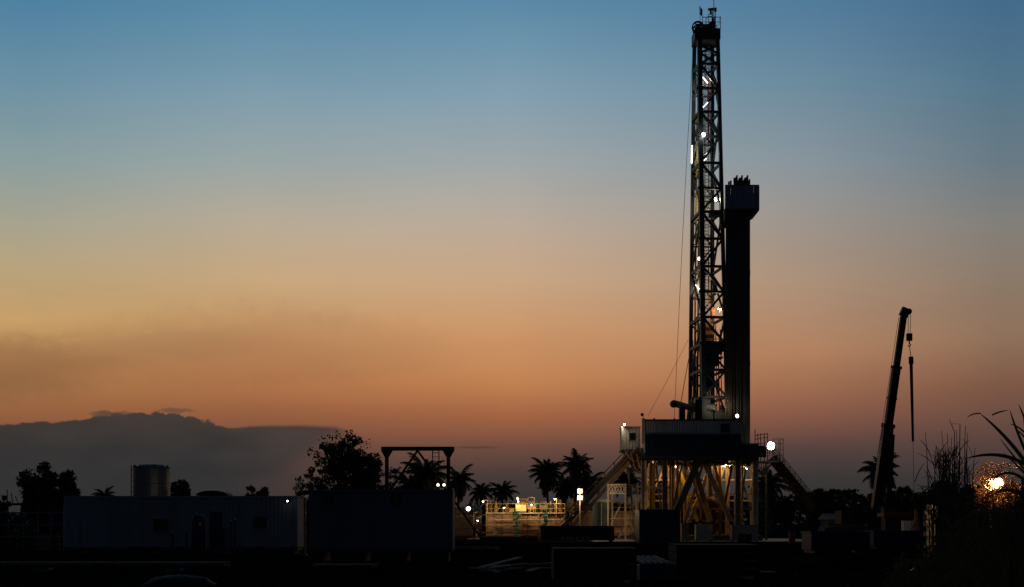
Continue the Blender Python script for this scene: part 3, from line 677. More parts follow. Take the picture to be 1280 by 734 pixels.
# blue cabin (dog house) along the front edge of the floor
DY = FY0 - .15
hx0, hx1 = GX(806.5, DY), GX(926, DY)
dog = T('rig_cabin', 'long blue corrugated cabin on the rig floor, pale blue above and navy below', 'cabin', ((hx0 + hx1) / 2, DY + 1.3, ZF))
zt, zm, zl = ZZ(526, DY), ZZ(543.5, DY), ZZ(570, DY)
nseg = 8
for k in range(nseg):
    a, b = hx0 + (hx1 - hx0) * k / nseg, hx0 + (hx1 - hx0) * (k + 1) / nseg
    dog.part('upper_wall_panel', MB().corrugated(a + .004, b - .004, DY, zm, zt, .24, .035, .04), BLUE)
    dog.part('lower_wall_panel', MB().corrugated(a + .004, b - .004, DY - .05, zl, zm - .02, .24, .035, .04), NAVY)
dog.part('roof', MB().box(hx0 - .06, hx1 + .06, DY - .08, DY + 2.6, zt + .005, zt + .14), DARKSTEEL)
dog.part('back_wall', MB().box(hx0, hx1, DY + 2.45, DY + 2.52, ZF + .002, zt), NAVY)
for x in (hx0, hx1): dog.part('end_wall', MB().box(x - .03, x + .03, DY + .1, DY + 2.44, ZF + .002, zt), BLUE)
w0 = P(901, 530, DY); w1 = P(911.5, 540.5, DY)
win = dog.part('window', MB().box(w0.x, w1.x, DY - .04, DY + .02, w1.z, w0.z), DARKSTEEL)
dog.part('pane', MB().box(w0.x + .08, w1.x - .08, DY - .052, DY - .041, w1.z + .08, w0.z - .08), GLASS, win)
dog.part('end_post', MB().box(GX(802.3, DY), GX(806.3, DY), DY - .06, DY + .25, ZZ(555, DY), ZZ(523, DY)), CREAM)
dog.part('gutter', MB().box(hx0, hx1, DY - .13, DY - .06, zm - .05, zm + .02), NAVY)
for k in range(5):
    x = hx0 + .8 + k * 1.9
    dog.part('roof_lug', MB().box(x, x + .14, DY + .02, DY + .2, zt + .141, zt + .26), DARKSTEEL)
# grey box cabin right of it, under the pipe rack
gx0, gx1 = GX(928, DY + .3), GX(948, DY + .3)
gb = T('floor_box', 'dark grey steel box on the rig floor under the upright drill pipes', 'box', ((gx0 + gx1) / 2, DY + 1.2, ZF))
gb.part('body', MB().box(gx0, gx1, DY + .2, DY + 2, ZF + .002, ZZ(556, DY)), DARKSTEEL)
gb.part('lid', MB().box(gx0 - .05, gx1 + .05, DY + .1, DY + 2.05, ZZ(556, DY) + .003, ZZ(554, DY)), GREYSTEEL)
for k in range(3): gb.part('rib', MB().box(gx0 + .3 + k * .5, gx0 + .36 + k * .5, DY + .15, DY + .198, ZF + .05, ZZ(557, DY)), DARKSTEEL)
# cream cabin at the left
lx0, lx1 = GX(777.5, 137), GX(800.5, 137)
cab = T('side_cabin', 'small cream cabin at the left end of the rig floor', 'cabin', ((lx0 + lx1) / 2, 138, ZF))
zt2, zb2 = ZZ(534.5, 137), ZZ(562, 137)
cab.part('front_wall', MB().corrugated(lx0, lx1, 137, zb2, zt2, .3, .035, .04), CREAM)
cab.part('side_wall', MB().box(lx0 - .02, lx0 + .03, 137.1, 139.4, zb2, zt2), CREAM)
cab.part('roof', MB().box(lx0 - .06, lx1 + .02, 136.92, 139.45, zt2 + .003, zt2 + .1), GREYSTEEL)
cab.part('floor', MB().box(lx0 - .1, lx1 + .05, 136.9, 139.5, zb2 - .2, zb2 - .003), DARKSTEEL)
cab.part('corner_post', MB().box(lx0 - .05, lx0 + .15, 136.93, 136.999, zb2, zt2), CREAM)
cab.part('window', MB().box(lx0 + .7, lx0 + 1.3, 136.96, 137.03, zb2 + .9, zb2 + 1.6), GLASS)
for k in range(3): cab.part('bracket', MB().beam((lx0 + .2 + k * .7, 137.3, zb2 - .2), (lx0 + .6 + k * .7, 137.3, zb2 - 1.1), .1), DARKSTEEL)
flood(802.5, 518.5, DY + .3, .34, 0, 'dark round lamp head on the left corner post of the blue cabin, seen from behind', GLASS, aim=(-.6, .9, -.2), bracket=(.05, 0, -.4), spot=False)
flood(780.3, 531, 137.2 - .6, .22, 130, 'small lit lamp on the roof corner of the cream side cabin', aim=(-.7, -1, .1), bracket=(.1, 0, -.3), spot=False)
# hoist with a slanted drum arm on the cabin roof
hp0 = P(842.5, 505, DY + 1.2)
hoist = T('hoist_arm', 'pale hoist with a slanted drum ended arm on the blue cabin roof', 'hoist', (hp0.x + .9, DY + 1.2, zt + .14))
def pt(px, py): return P(px, py, DY + 1.2)
hoist.part('arm', MB().tube([pt(845, 505), pt(864, 510)], [.34, .28], 12), CREAM)
hoist.part('drum', MB().lathe(tuple(pt(843.5, 505) + Vector((-.1, -.35, 0))), [(.28, 0), (.36, .08), (.36, .6), (.28, .7)], 16, 'y'), DARKSTEEL)
hoist.part('pedestal', MB().box(pt(849, 0).x, pt(856, 0).x, DY + .8, DY + 1.7, zt + .142, ZZ(509, DY)), DARKSTEEL)
for px in (860.5, 864.5): hoist.part('leg', MB().beam(pt(px, 511), pt(px + (1 if px > 862 else -1.2), 524), .16), CREAM)
hoist.part('motor', MB().box(pt(862, 0).x, pt(868, 0).x, DY + .7, DY + 1.6, ZZ(514, DY), ZZ(503, DY)), TAN)
hoist.part('valve', MB().lathe(tuple(pt(866.5, 500)), [(.12, -.3), (.2, -.1), (.2, .2), (.1, .3)], 10), GREYSTEEL)
# floor machinery round the mast foot, showing above the cabin roof
dw = T('drawworks', 'dark drawworks housing at the foot of the mast behind the cabin roof', 'winch', (GX(876, RY), RY - 1, ZF))
dw.part('housing', MB().box(GX(866, RY), GX(887, RY), RY - 2.4, RY + .5, ZF, ZZ(508, RY)), DARKSTEEL)
dw.part('cover', MB().box(GX(869, RY), GX(880, RY), RY - 2.6, RY + .3, ZZ(508, RY) + .002, ZZ(499, RY)), NAVY)
dw.part('drum', MB().lathe((GX(869, RY), RY - 2.5, ZZ(512, RY)), [(.5, 0), (.62, .05), (.62, .15), (.4, .2), (.4, 1.6)], 16, 'x'), DARKSTEEL)
dv = T('driller_console', 'dark console beside the mast foot catching lamp light', 'console', (GX(898, RY), RY - 1, ZF))
dv.part('desk', MB().box(GX(889, RY), GX(908, RY), RY - 2.2, RY - 1, ZF, ZZ(519, RY)), DARKSTEEL)
dv.part('panel', MB().add([(GX(890, RY), RY - 2.2, ZZ(519, RY)), (GX(907, RY), RY - 2.2, ZZ(519, RY)), (GX(907, RY), RY - 1.4, ZZ(515, RY)), (GX(890, RY), RY - 1.4, ZZ(515, RY)), (GX(890, RY), RY - 1.2, ZZ(519, RY)), (GX(907, RY), RY - 1.2, ZZ(519, RY))], [(0, 1, 2, 3), (3, 2, 5, 4), (0, 3, 4), (1, 5, 2)]), GREYSTEEL)

# sloping V-door ramp on the left, with a walkway rail beside it
rt, rbm = P(801, 560, 136.2), P(714, 657.5, 136.2)
ramp_ = T('rig_ramp', 'long tan steel ramp sloping from the left ground up to the rig floor', 'ramp', (rbm.x, 136.8, .03))
perp0 = Vector((-(rt - rbm).normalized().z, 0, (rt - rbm).normalized().x))
for dyy in (0, 1.9):
    d = Vector((0, dyy, 0)); ramp_.part('side_beam', MB().beam(rbm + d + perp0 * (-.1 if dyy == 0 else .35), rt + d + perp0 * (-.1 if dyy == 0 else .35), .16, .34), TAN)
ramp_.part('plate', MB().beam(rbm + Vector((0, .95, -.02)), rt + Vector((0, .95, -.02)), 1.72, .10), RUSTY)
nr = 14
for k in range(nr):
    c_ = rbm.lerp(rt, (k + .5) / nr) + Vector((0, .95, .07))
    ramp_.part('cleat', MB().beam(c_ + Vector((0, -.84, 0)), c_ + Vector((0, .84, 0)), .1, .05), TAN)
nrm = (rt - rbm).normalized(); perp = Vector((-nrm.z, 0, nrm.x))
for k in (0, 1):
    off = perp * (.30 + .35 * k)
    ramp_.part('ramp_pipe', MB().tube([rbm + off + Vector((0, .3, 0)), rt + off + Vector((0, .3, 0)) - nrm * .8 * k], .07, 6), TAN)
pl_ = rbm.lerp(rt, .82)
ramp_.part('prop', MB().beam(pl_ + Vector((0, 1, -.3)), (pl_.x + .9, pl_.y + 1, .03), .2), TAN)
for k in range(7):
    b_ = rt + Vector((-.4 + k * .12, -.1, -.5))
    ramp_.part('bumper_block', MB().box(b_.x - .05, b_.x + .05, b_.y - .1, b_.y + .3, b_.z - .3, b_.z + .5), TAN)
# stairway behind the ramp with its own handrail, dim
def stairs(name, a, b, wid, label, m, rail_h=1.05, nsteps=20, outward=Vector((0, 1, 0)), deep=.32):
    t = T(name, label, 'stairway', (min(a, b, key=lambda p: p.z)))
    for dd in (0, wid):
        o = outward * dd
        t.part('stringer', MB().beam(a + o, b + o, .08, deep), m)
        up = Vector((0, 0, rail_h))
        t.part('handrail', MB().tube([a + o + up, b + o + up], .035, 6), m)
        t.part('mid_rail', MB().tube([a + o + up * .55, b + o + up * .55], .028, 6), m)
        for k in range(8):
            p = a.lerp(b, (k + .3) / 8) + o
            t.part('rail_post', MB().tube([p, p + up], .03, 5), m)
    run = Vector((b.x - a.x, b.y - a.y, 0)).normalized()
    for k in range(nsteps):
        p = a.lerp(b, (k + .5) / nsteps)
        t.part('tread', MB().beam(p, p + outward * wid, .28, .05, up=(0, 0, 1)), m)
    return t
stairs('floor_stairway', P(796, 562, 140.5), P(700, 662, 140.5), 1.0, 'dim steel stairway rising behind the tan ramp to the rig floor', TAN)
# right hand landing with its railing, floodlight and stairway
px0, px1 = GX(941, 138), GX(976, 138); zl_ = ZZ(577, 138)
land = T('stair_landing', 'railed steel landing jutting from the right side of the rig floor', 'platform', (px1, 138, zl_))
land.part('deck', MB().box(fx1 + .002, px1, 136.5, 139.5, zl_ - .14, zl_), DARKSTEEL)
land.part('post', MB().box(GX(957, 137), GX(958.6, 137), 136.6, 136.75, .03, zl_ - .143), DARKSTEEL)
land.part('post', MB().box(GX(957, 139), GX(958.6, 139), 139.2, 139.35, .03, zl_ - .143), DARKSTEEL)
for h in (.55, 1.1, 1.65, 2.1):
    land.part('rail', MB().tube([(GX(963, 138), 136.55, zl_ + h), (px1 - .03, 136.55, zl_ + h), (px1 - .03, 138.2, zl_ + h)], .03, 5), DARKSTEEL)
for x, y in ((GX(963, 138), 136.55), (px1 - .03, 136.55), (px1 - .03, 138.2), (GX(969.5, 138), 136.55)):
    land.part('rail_post', MB().tube([(x, y, zl_), (x, y, zl_ + 2.12)], .032, 5), DARKSTEEL)
zr = ZZ(560, 136)
for h in (.5, 1.0, 1.35):
    land.part('rail', MB().tube([(GX(943, 136), 135.6, zr + h - .2), (GX(958.5, 136), 135.6, zr + h)], .035, 5), DARKSTEEL)
for px in (943, 946.5, 950, 954.5, 958.5):
    land.part('rail_post', MB().tube([(GX(px, 136), 135.6, zl_ - .1), (GX(px, 136), 135.6, zr + (1.75 if px < 945 else 1.36))], .04, 5), DARKSTEEL)
land.part('toe_panel', MB().box(GX(946, 136), GX(957, 136), 135.62, 135.68, zl_ + .3, zr + .2), DARKSTEEL)
land.part('bracket', MB().beam((fx1, 137, zl_ - 1.6), (px1 - .9, 137, zl_ - .2), .14), DARKSTEEL)
for k in range(4):
    a = P(945 + k * 3.2, 578 + (k * 7) % 5, 136.4)
    land.part('cable_loop', MB().tube([a + Vector((0, 0, .2)), a + Vector((.08, 0, -.5 - .2 * k)), a + Vector((.3, 0, -.9)), a + Vector((.5, 0, -.4)), a + Vector((.5, 0, .1))], .045, 6), BLACK)
flood(963.5, 557.5, 136.2, .78, 150, 'dazzling white floodlight on the landing right of the rig floor', glow('floodlight_glass_dazzling', (1.0, .95, .82), 60), (1, .92, .74), aim=(.05, -1, -.12), bracket=(0, .35, -1.0), spot=False)
stairs('landing_stairway', P(966, 572, 138), P(1018, 636, 138), 1.0, 'dark steel stairway descending to the right from the floodlit landing', RUSTY, rail_h=1.25, nsteps=22, deep=.8)
bpx = P(1016, 630, 138)

# tan lattice stand beside the ramp
fxa, fxb = GX(760, 133), GX(797, 133); zt3 = ZZ(606, 133); zm3 = ZZ(617, 133)
fr = T('lattice_stand', 'tan steel stand with a latticed top rail to the right of the ramp foot', 'steel stand', ((fxa + fxb) / 2, 133.6, .03))
for x, y in ((fxa, 133), ((fxa + fxb) / 2 + .2, 132.4), (fxb, 133), (fxa + .5, 134.4), (fxb, 134.4)):
    fr.part('post', MB().box(x - .07, x + .07, y - .07, y + .07, .03, zt3 + .1), CREAM)
def latt(a, b, n_):
    for z_ in (zt3, zm3): fr.part('chord', MB().beam(Vector((a[0], a[1], z_)), Vector((b[0], b[1], z_)), .11), CREAM)
    for k in range(n_):
        p, q = k / n_, (k + 1) / n_
        pa = Vector((a[0] + (b[0] - a[0]) * p, a[1] + (b[1] - a[1]) * p, 0)); pb = Vector((a[0] + (b[0] - a[0]) * q, a[1] + (b[1] - a[1]) * q, 0))
        z1_, z2_ = (zm3, zt3) if k % 2 == 0 else (zt3, zm3)
        fr.part('lattice_bar', MB().beam(pa + Vector((0, 0, z1_)), pb + Vector((0, 0, z2_)), .06), CREAM)
        fr.part('lattice_bar', MB().beam(pa + Vector((0, .08, z2_)), pb + Vector((0, .08, z1_)), .06), CREAM)
latt((fxa, 133), ((fxa + fxb) / 2 + .2, 132.4), 6); latt(((fxa + fxb) / 2 + .2, 132.4), (fxb, 133), 5)
for a, b in (((fxa + .1, 1.2), (fxa + 1.1, 3.2)), ((fxa + 1.0, .3), (fxa + 2.3, 2.4)), ((fxb - .2, .6), (fxb - 1.2, 2.9))):
    fr.part('cross_brace', MB().beam((a[0], 133.2, a[1]), (b[0], 133.2, b[1]), .1), CREAM)
for z_ in (.9, 2.1): fr.part('tie_bar', MB().beam((fxa, 133.1, z_), (fxb, 133.1, z_), .08), CREAM)
# drooping hoses under the left end of the floor
for k in range(11):
    a = P(781 + k * 1.9, 562 + (k % 3) * 3, 135.2 + .25 * (k % 4)); b = P(806 + (k % 3) * 4, 563, 136 + .2 * k); dz_ = 1.1 + .17 * ((k * 5) % 7)
    pts = [a.lerp(b, q / 10) - Vector((0, 0, dz_ * math.sin(math.pi * q / 10))) for q in range(11)]
    single('hose', MB().tube(pts, .085, 6), RUSTY if k % 2 else TAN, 'brown rubber hose drooping in a bundle under the left end of the rig floor', 'hose', pts[5], 'hoses drooping under the rig floor', True)
# ------------------------------------------------------------------ mud tanks
TY = 150.0
def mud_tank(px0, px1, ptop, Y, label, dep=2.6, rail=True, m=TANKWALL):
    x0, x1 = GX(px0, Y), GX(px1, Y); zt = ZZ(ptop, Y)
    t = T('mud_tank', label, 'tank', ((x0 + x1) / 2, Y + dep / 2, 0))
    n = max(3, int((x1 - x0) / .86)); st = (x1 - x0) / n
    m2 = (TANKWALL, mat('stained_tank_wall_paint', (.36, .24, .155), .65, 0, .35, 1.3, rust=.45, streak=True), mat('pinkish_tank_wall_paint', (.48, .31, .22), .6, 0, .25, 1.2, rust=.25, streak=True))
    for k in range(n):
        for za, zc in ((.35, zt * .5 - .02), (zt * .5 + .02, zt - .06)):
            t.part('wall_panel', MB().box(x0 + st * k + .05, x0 + st * (k + 1) - .05, Y + random.uniform(0, .03), Y + .08, za, zc), m2[(k * 7 + int(za > .5) * 3) % 3] if m is TANKWALL else m)
    for k in range(n + 1):
        t.part('rib', MB().box(x0 + st * k - .04, x0 + st * k + .04, Y - .22, Y + .07, .3, zt - .06), m)
    t.part('mid_channel', MB().box(x0 - .06, x1 + .06, Y - .26, Y - .222, zt * .5 - .07, zt * .5 + .07), m)
    t.part('top_channel', MB().box(x0 - .1, x1 + .1, Y - .30, Y + .1, zt - .057, zt + .06), CREAM)
    t.part('deck_grating', MB().box(x0, x1, Y + .102, Y + dep, zt - .02, zt + .04), GREYSTEEL)
    t.part('back_wall', MB().box(x0, x1, Y + dep - .06, Y + dep - .002, .3, zt - .03), m)
    for x in (x0, x1): t.part('end_wall', MB().box(x - .034, x + .034, Y + .09, Y + dep - .065, .3, zt - .03), m)
    t.part('skid', MB().box(x0 - .3, x1 + .3, Y - .2, Y + .25, 0.0, .29), RUSTY); t.part('skid', MB().box(x0 - .3, x1 + .3, Y + dep - .3, Y + dep, 0.0, .29), RUSTY)
    if rail:
        for yy in (Y - .1, Y + dep - .1):
            r_ = []
            for h in (.5, 1.0): r_.append(t.part('handrail', MB().tube([(x0, yy, zt + h), (x1, yy, zt + h)], .034, 6), YELLOW))
            q = int((x1 - x0) / 1.0)
            for k in range(q + 1):
                x = x0 + (x1 - x0) * k / q
                t.part('rail_post', MB().tube([(x, yy, zt + .06), (x, yy, zt + 1.02)], .032, 5), YELLOW, r_[1])
    return t, x0, x1, zt
mt, mx0, mx1, mz = mud_tank(608, 706, 641.5, TY, 'lit cream ribbed mud tank with yellow railing left of the ramp')
mud_tank(713, 800, 640, TY + 3, 'dim cream mud tank partly hidden behind the tan ramp')
mud_tank(568, 600, 646, TY + 5, 'small dim mud tank at the left end of the lit one', m=TAN)
# pipework along the wall
for k, (py, r_, a, b) in enumerate(((650, .06, 612, 700), (657, .08, 606, 692), (666, .09, 600, 700))):
    single('mud_line', MB().tube([P(a, py, TY - .35 - .12 * k), P(b, py, TY - .35 - .12 * k)], r_, 8).box(P(a + 20, 0, TY).x - .05, P(a + 20, 0, TY).x + .05, TY - .4 - .12 * k, TY - .105, ZZ(py, TY) - .05, ZZ(py, TY) + .05).box(P(b - 16, 0, TY).x - .05, P(b - 16, 0, TY).x + .05, TY - .4 - .12 * k, TY - .105, ZZ(py, TY) - .05, ZZ(py, TY) + .05),
           (CREAM, TAN, RUSTY)[k], ('thin pale pipe running along the upper wall of the lit mud tank', 'tan pipe running along the middle of the lit mud tank', 'thick rusty pipe running along the foot of the lit mud tank')[k], 'pipe', P(a, py, TY - .35))
for q, (px, r_) in enumerate(((656, .26), (660.5, .2))):
    c_ = P(px, 656 + q * 3, TY - .62); n_ = 14
    mb = MB(); ring = [c_ + Vector((r_ * math.cos(a * 2 * math.pi / n_), 0, r_ * math.sin(a * 2 * math.pi / n_))) for a in range(n_ + 1)]
    t = T('gate_valve', ('larger valve handwheel on the pipes of the lit mud tank', 'smaller valve handwheel beside the larger one on the lit mud tank')[q], 'valve', c_)
    t.part('rim', MB().tube(ring, .03, 5), RUSTY)
    t.part('stem', MB().tube([c_, c_ + Vector((0, .3, 0))], .03, 5), RUSTY)
    for a in range(3):
        d = Vector((r_ * math.cos(a * math.pi / 3), 0, r_ * math.sin(a * math.pi / 3))); t.part('spoke', MB().beam(c_ - d, c_ + d, .03), RUSTY)
def valve_stack(px, ptop, pbot, Y, label):
    t = T('valve_stack', label, 'valve stack', (GX(px, Y), Y, max(0, ZZ(pbot, Y))))
    x = GX(px, Y); z0, z1 = max(.02, ZZ(pbot, Y)), ZZ(ptop, Y); z = z0; k = 0
    while z < z1:
        h = .34
        t.part('valve_body', MB().lathe((x, Y, z), [(.22, 0), (.22, .05), (.13, .08), (.19, .16), (.19, .22), (.12, .27), (.22, .29), (.22, h)], 10), TEAL)
        s_ = -1 if k % 2 else 1
        t.part('outlet', MB().tube([(x, Y, z + .18), (x + s_ * .38, Y - .05, z + .18)], .08, 7), TEAL)
        t.part('handwheel', MB().lathe((x + s_ * .38, Y - .05, z + .18), [(.05, 0), (.17, .01), (.17, .05), (.05, .06)], 10, 'x'), TEAL if k % 3 else RUSTY)
        z += h + .02; k += 1
valve_stack(645.5, 640, 673, TY - 1.0, 'tall teal valve stack in front of the lit mud tank')
valve_stack(682, 640, 662, TY - .9, 'shorter teal valve stack near the right end of the lit mud tank')
# machinery on the tank deck
def shaker(px0, px1, pt_, m, label, seed):
    rr = random.Random(seed); x0, x1 = GX(px0, TY + 1), GX(px1, TY + 1)
    t = T('shale_shaker', label, 'machine', ((x0 + x1) / 2, TY + 1, mz + .04))
    zt_ = ZZ(pt_, TY + 1)
    t.part('hopper', MB().add([(x0, TY + .5, mz + .3), (x1, TY + .5, mz + .3), (x1, TY + 1.8, mz + .3), (x0, TY + 1.8, mz + .3), (x0 - .1, TY + .4, mz + .85), (x1 + .1, TY + .4, mz + .85), (x1 + .1, TY + 1.9, mz + .85), (x0 - .1, TY + 1.9, mz + .85)],
           [(0, 3, 2, 1), (4, 5, 6, 7), (0, 1, 5, 4), (1, 2, 6, 5), (2, 3, 7, 6), (3, 0, 4, 7)]), m)
    for x in (x0 + .1, x1 - .1):
        for y in (TY + .6, TY + 1.7): t.part('leg', MB().box(x - .05, x + .05, y - .05, y + .05, mz + .04, mz + .3), m)
    t.part('motor', MB().lathe(((x0 + x1) / 2 - .25, TY + 1, mz + 1.12), [(.14, 0), (.22, .05), (.22, .5), (.14, .55)], 12, 'x'), m)
    t.part('frame', MB().beam((x0, TY + 1, mz + .85), (x0, TY + 1, zt_), .09).beam((x1, TY + 1, mz + .85), (x1, TY + 1, zt_), .09).beam((x0 - .04, TY + 1, zt_), (x1 + .04, TY + 1, zt_), .09), m)
shaker(648, 658, 624, YELLOW, 'yellow shaker machine on the lit tank deck behind the bright panel', 1)
shaker(660, 668, 622, CREAM, 'cream shaker machine on the lit tank deck, right of the yellow one', 2)
shaker(675, 684, 628, GREYSTEEL, 'grey shaker machine on the lit tank deck near the T shaped lamp post', 3)
pb = P(651, 635, TY - .2)
pn = T('lit_panel', 'bright pale yellow board on the railing of the lit tank', 'panel', pb)
pn.part('board', MB().box(pb.x - .53, pb.x + .53, TY - .21, TY - .17, ZZ(639.3, TY), ZZ(631.2, TY)), mat('pale_yellow_board', (.80, .72, .38), .6, 0, .1))
pn.part('frame', MB().box(pb.x - .58, pb.x + .58, TY - .165, TY - .14, ZZ(639.8, TY), ZZ(630.7, TY)), YELLOW)
crb = P(639.5, 639, TY - .3)
bxk = T('switch_box', 'small yellow switch box on the railing just left of the bright panel', 'box', crb)
bxk.part('case', MB().box(crb.x - .26, crb.x + .26, TY - .42, TY - .14, ZZ(641, TY), ZZ(636.5, TY)), YELLOW)
bxk.part('door', MB().box(crb.x - .2, crb.x + .2, TY - .44, TY - .421, ZZ(640.5, TY), ZZ(637, TY)), YELLOW)
rr = random.Random(41)
for k, px in enumerate((571, 577, 582, 594, 600, 613, 620, 634, 671, 688, 700, 709, 716)):
    yy = TY + (6 if px < 604 else 1.2); zb_ = mz + .04 if px > 604 else ZZ(646, yy) + .04
    if px > 706: yy = TY + 4; zb_ = ZZ(640, yy) + .04
    x_ = GX(px, yy); h_ = rr.uniform(.5, 1.5); m_ = (TAN, CREAM, YELLOW, TEAL, GREYSTEEL)[k % 5]
    t = T('agitator', ('stubby', 'tall thin', 'squat', 'short')[k % 4] + ' ' + ('tan', 'cream', 'yellow', 'teal', 'grey')[k % 5] + ' pump motor on the tank decks, ' + ('first', 'second', 'third', 'fourth', 'fifth', 'sixth', 'seventh', 'eighth', 'ninth', 'tenth', 'eleventh', 'twelfth', 'thirteenth')[k] + ' from the left', 'pump', (x_, yy, zb_), 'pump motors on the tank decks')
    t.part('base', MB().box(x_ - .25, x_ + .25, yy - .25, yy + .25, zb_, zb_ + .12), m_)
    t.part('motor', MB().lathe((x_, yy, zb_ + .121), [(.12, 0), (.2, .06), (.2, h_ * .6), (.12, h_ * .7), (.12, h_)], 10), m_)
    t.part('conduit', MB().tube([(x_ + .15, yy, zb_ + .1), (x_ + .32, yy, zb_ + h_ * .5), (x_ + .1, yy, zb_ + h_ * .8)], .03, 5), m_)
# lamp posts on the tank
def gooseneck(px, py, label, power, dx=-.45, out=1.1, gl=G_YEL, col_=(1, .62, .27)):
    p = P(px, py, TY)
    t = T('gooseneck_lamp', label, 'lamp', (p.x, TY - .12, mz))
    pts = [Vector((p.x, TY - .14, mz)), Vector((p.x, TY - .14, p.z - .25)), Vector((p.x, TY - .25, p.z - .05)), Vector((p.x + dx * .4, TY - .14 - out * .5, p.z)), Vector((p.x + dx, TY - .14 - out, p.z - .03))]
    t.part('post', MB().tube(pts, .045, 6), CREAM)
    e = pts[-1]
    t.part('shade', MB().lathe((e.x, e.y, e.z - .12), [(.17, 0), (.14, .08), (.05, .16)], 12), CREAM)
    t.part('bulb', MB().lathe((e.x, e.y, e.z - .21), [(.04, 0), (.09, .05), (.09, .09), (.05, .12)], 10), gl)
    lamp_light(t, (e.x, e.y, e.z - .3), power, col_, .1)
gooseneck(609.5, 625, 'curved lamp post at the left end of the lit tank railing', 150)
gooseneck(663, 629, 'curved lamp right of the bright panel on the lit tank railing', 240, dx=.1)
gooseneck(695.5, 622, 'T topped lamp post near the right end of the lit tank railing', 330, dx=-.2)
gooseneck(629, 633, 'low curved lamp over the left half of the lit tank wall', 150, dx=.1, out=1.6)
tb = P(647.3, 625, TY - .2)
tl = T('upright_tube_lamp', 'short upright white tube lamp just above the bright panel', 'lamp', tb)
tl.part('tube', MB().tube([P(646.6, 622, TY - .2), P(648, 628.2, TY - .2)], .07, 7), glow('warm_tube', (1, .85, .5), 6))
tl.part('bracket', MB().beam(P(647.5, 628, TY - .12), P(647.5, 638, TY - .12), .06), YELLOW)
lamp_light(tl, tb + Vector((0, -.5, -.4)), 55, (1, .8, .42), .1)
flood(585.5, 636, TY - 1, .50, 60, 'round white floodlight left of the lit mud tank', aim=(.35, -1, -.3), bracket=(0, .1, -1.2), cone=110)
lm = T('twin_lamp_post', 'thin post with two white lamps one above the other left of the ramp', 'lamp', P(724.5, 655, 130.5))
lm.part('post', MB().tube([(GX(724.8, 130.5), 130.5, 0), P(724.8, 611.5, 130.5)], .05, 6), TAN)
for py in (614, 622.3):
    c_ = P(724.3, py, 130.3)
    lm.part('lamp_head', MB().box(c_.x - .19, c_.x + .3, c_.y + .02, c_.y + .2, c_.z - .22, c_.z + .22), DARKSTEEL)
    lm.part('lamp_glass', MB().box(c_.x - .15, c_.x + .06, c_.y - .02, c_.y + .018, c_.z - .17, c_.z + .17), glow('post_lamp_glass', (1, .9, .66), 4))
    lamp_light(lm, c_ + Vector((.1, -.35, 0)), 520, (1, .64, .32), .15)
# bits standing before the tank
def legged_box(px0, px1, py0, py1, Y, m, label):
    x0, x1 = GX(px0, Y), GX(px1, Y)
    t = T('junction_cabinet', label, 'cabinet', ((x0 + x1) / 2, Y, 0))
    t.part('case', MB().box(x0, x1, Y, Y + .4, ZZ(py1, Y), ZZ(py0, Y)), m)
    t.part('door', MB().box(x0 + .06, x1 - .06, Y - .025, Y - .001, ZZ(py1, Y) + .05, ZZ(py0, Y) - .05), m)
    t.part('handle', MB().box(x1 - .16, x1 - .12, Y - .05, Y - .026, (ZZ(py1, Y) + ZZ(py0, Y)) / 2 - .08, (ZZ(py1, Y) + ZZ(py0, Y)) / 2 + .08), DARKSTEEL)
    for x in (x0 + .15, x1 - .15): t.part('leg', MB().box(x - .09, x + .09, Y + .05, Y + .35, 0, ZZ(py1, Y) - .002), DARKSTEEL)
legged_box(590.5, 602.5, 655, 661.5, 146, mat('salmon_paint', (.50, .27, .15), .6, 0, .15), 'small salmon cabinet on two legs left of the lit tank')
legged_box(617, 622, 664, 669, 147.5, CREAM, 'tiny pale cabinet on short legs at the foot of the lit tank')
sill = MB().box(GX(584, 147), GX(640, 147), 146.8, 149, 0, .12)
single('concrete_slab', sill, CONCRETE, 'pale lit concrete strip on the ground at the left foot of the tank', 'slab', (GX(610, 147), 148, 0))
flood(597, 651, 146.4, .2, 90, 'tiny lamp over the salmon cabinet left of the tank', G_YEL, (1, .7, .35), aim=(.2, -.3, -1), bracket=(0, .05, .3), spot=False)
for k, (px, h) in enumerate(((592, 30), (596, 24), (601, 27))):
    pts = [P(px, 672, TY), P(px, 672 - h, TY), P(px + 6, 672 - h - 2, TY)]
    single('vent_pipe', MB().tube(pts, .06, 6), (TAN, CREAM, TEAL)[k], ('tan bent vent pipe at the far left of the lit tank', 'short pale bent vent pipe next to the tan one', 'teal bent vent pipe closest to the lit tank')[k], 'pipe', pts[0])
# hut with a domed pale roof behind the ramp, pale tank wall
dm = T('domed_tank', 'blue tank with a pale domed lid seen between ramp and lattice stand', 'tank', (GX(752, 148), 148, 0))
dm.part('body', MB().lathe((GX(752, 148), 148, 0), [(.95, 0), (.95, ZZ(628, 148))], 18), CBLUE)
dm.part('lid', MB().lathe((GX(752, 148), 148, ZZ(628, 148) + .003), [(1.02, 0), (1.0, .12), (.7, .28), (.3, .36)], 18), WHITE, smooth_=True)
dm.part('sight_pipe', MB().tube([(GX(752, 146.9), 146.95, .2), (GX(752, 146.9), 146.95, ZZ(629, 147))], .04, 5), WHITE)

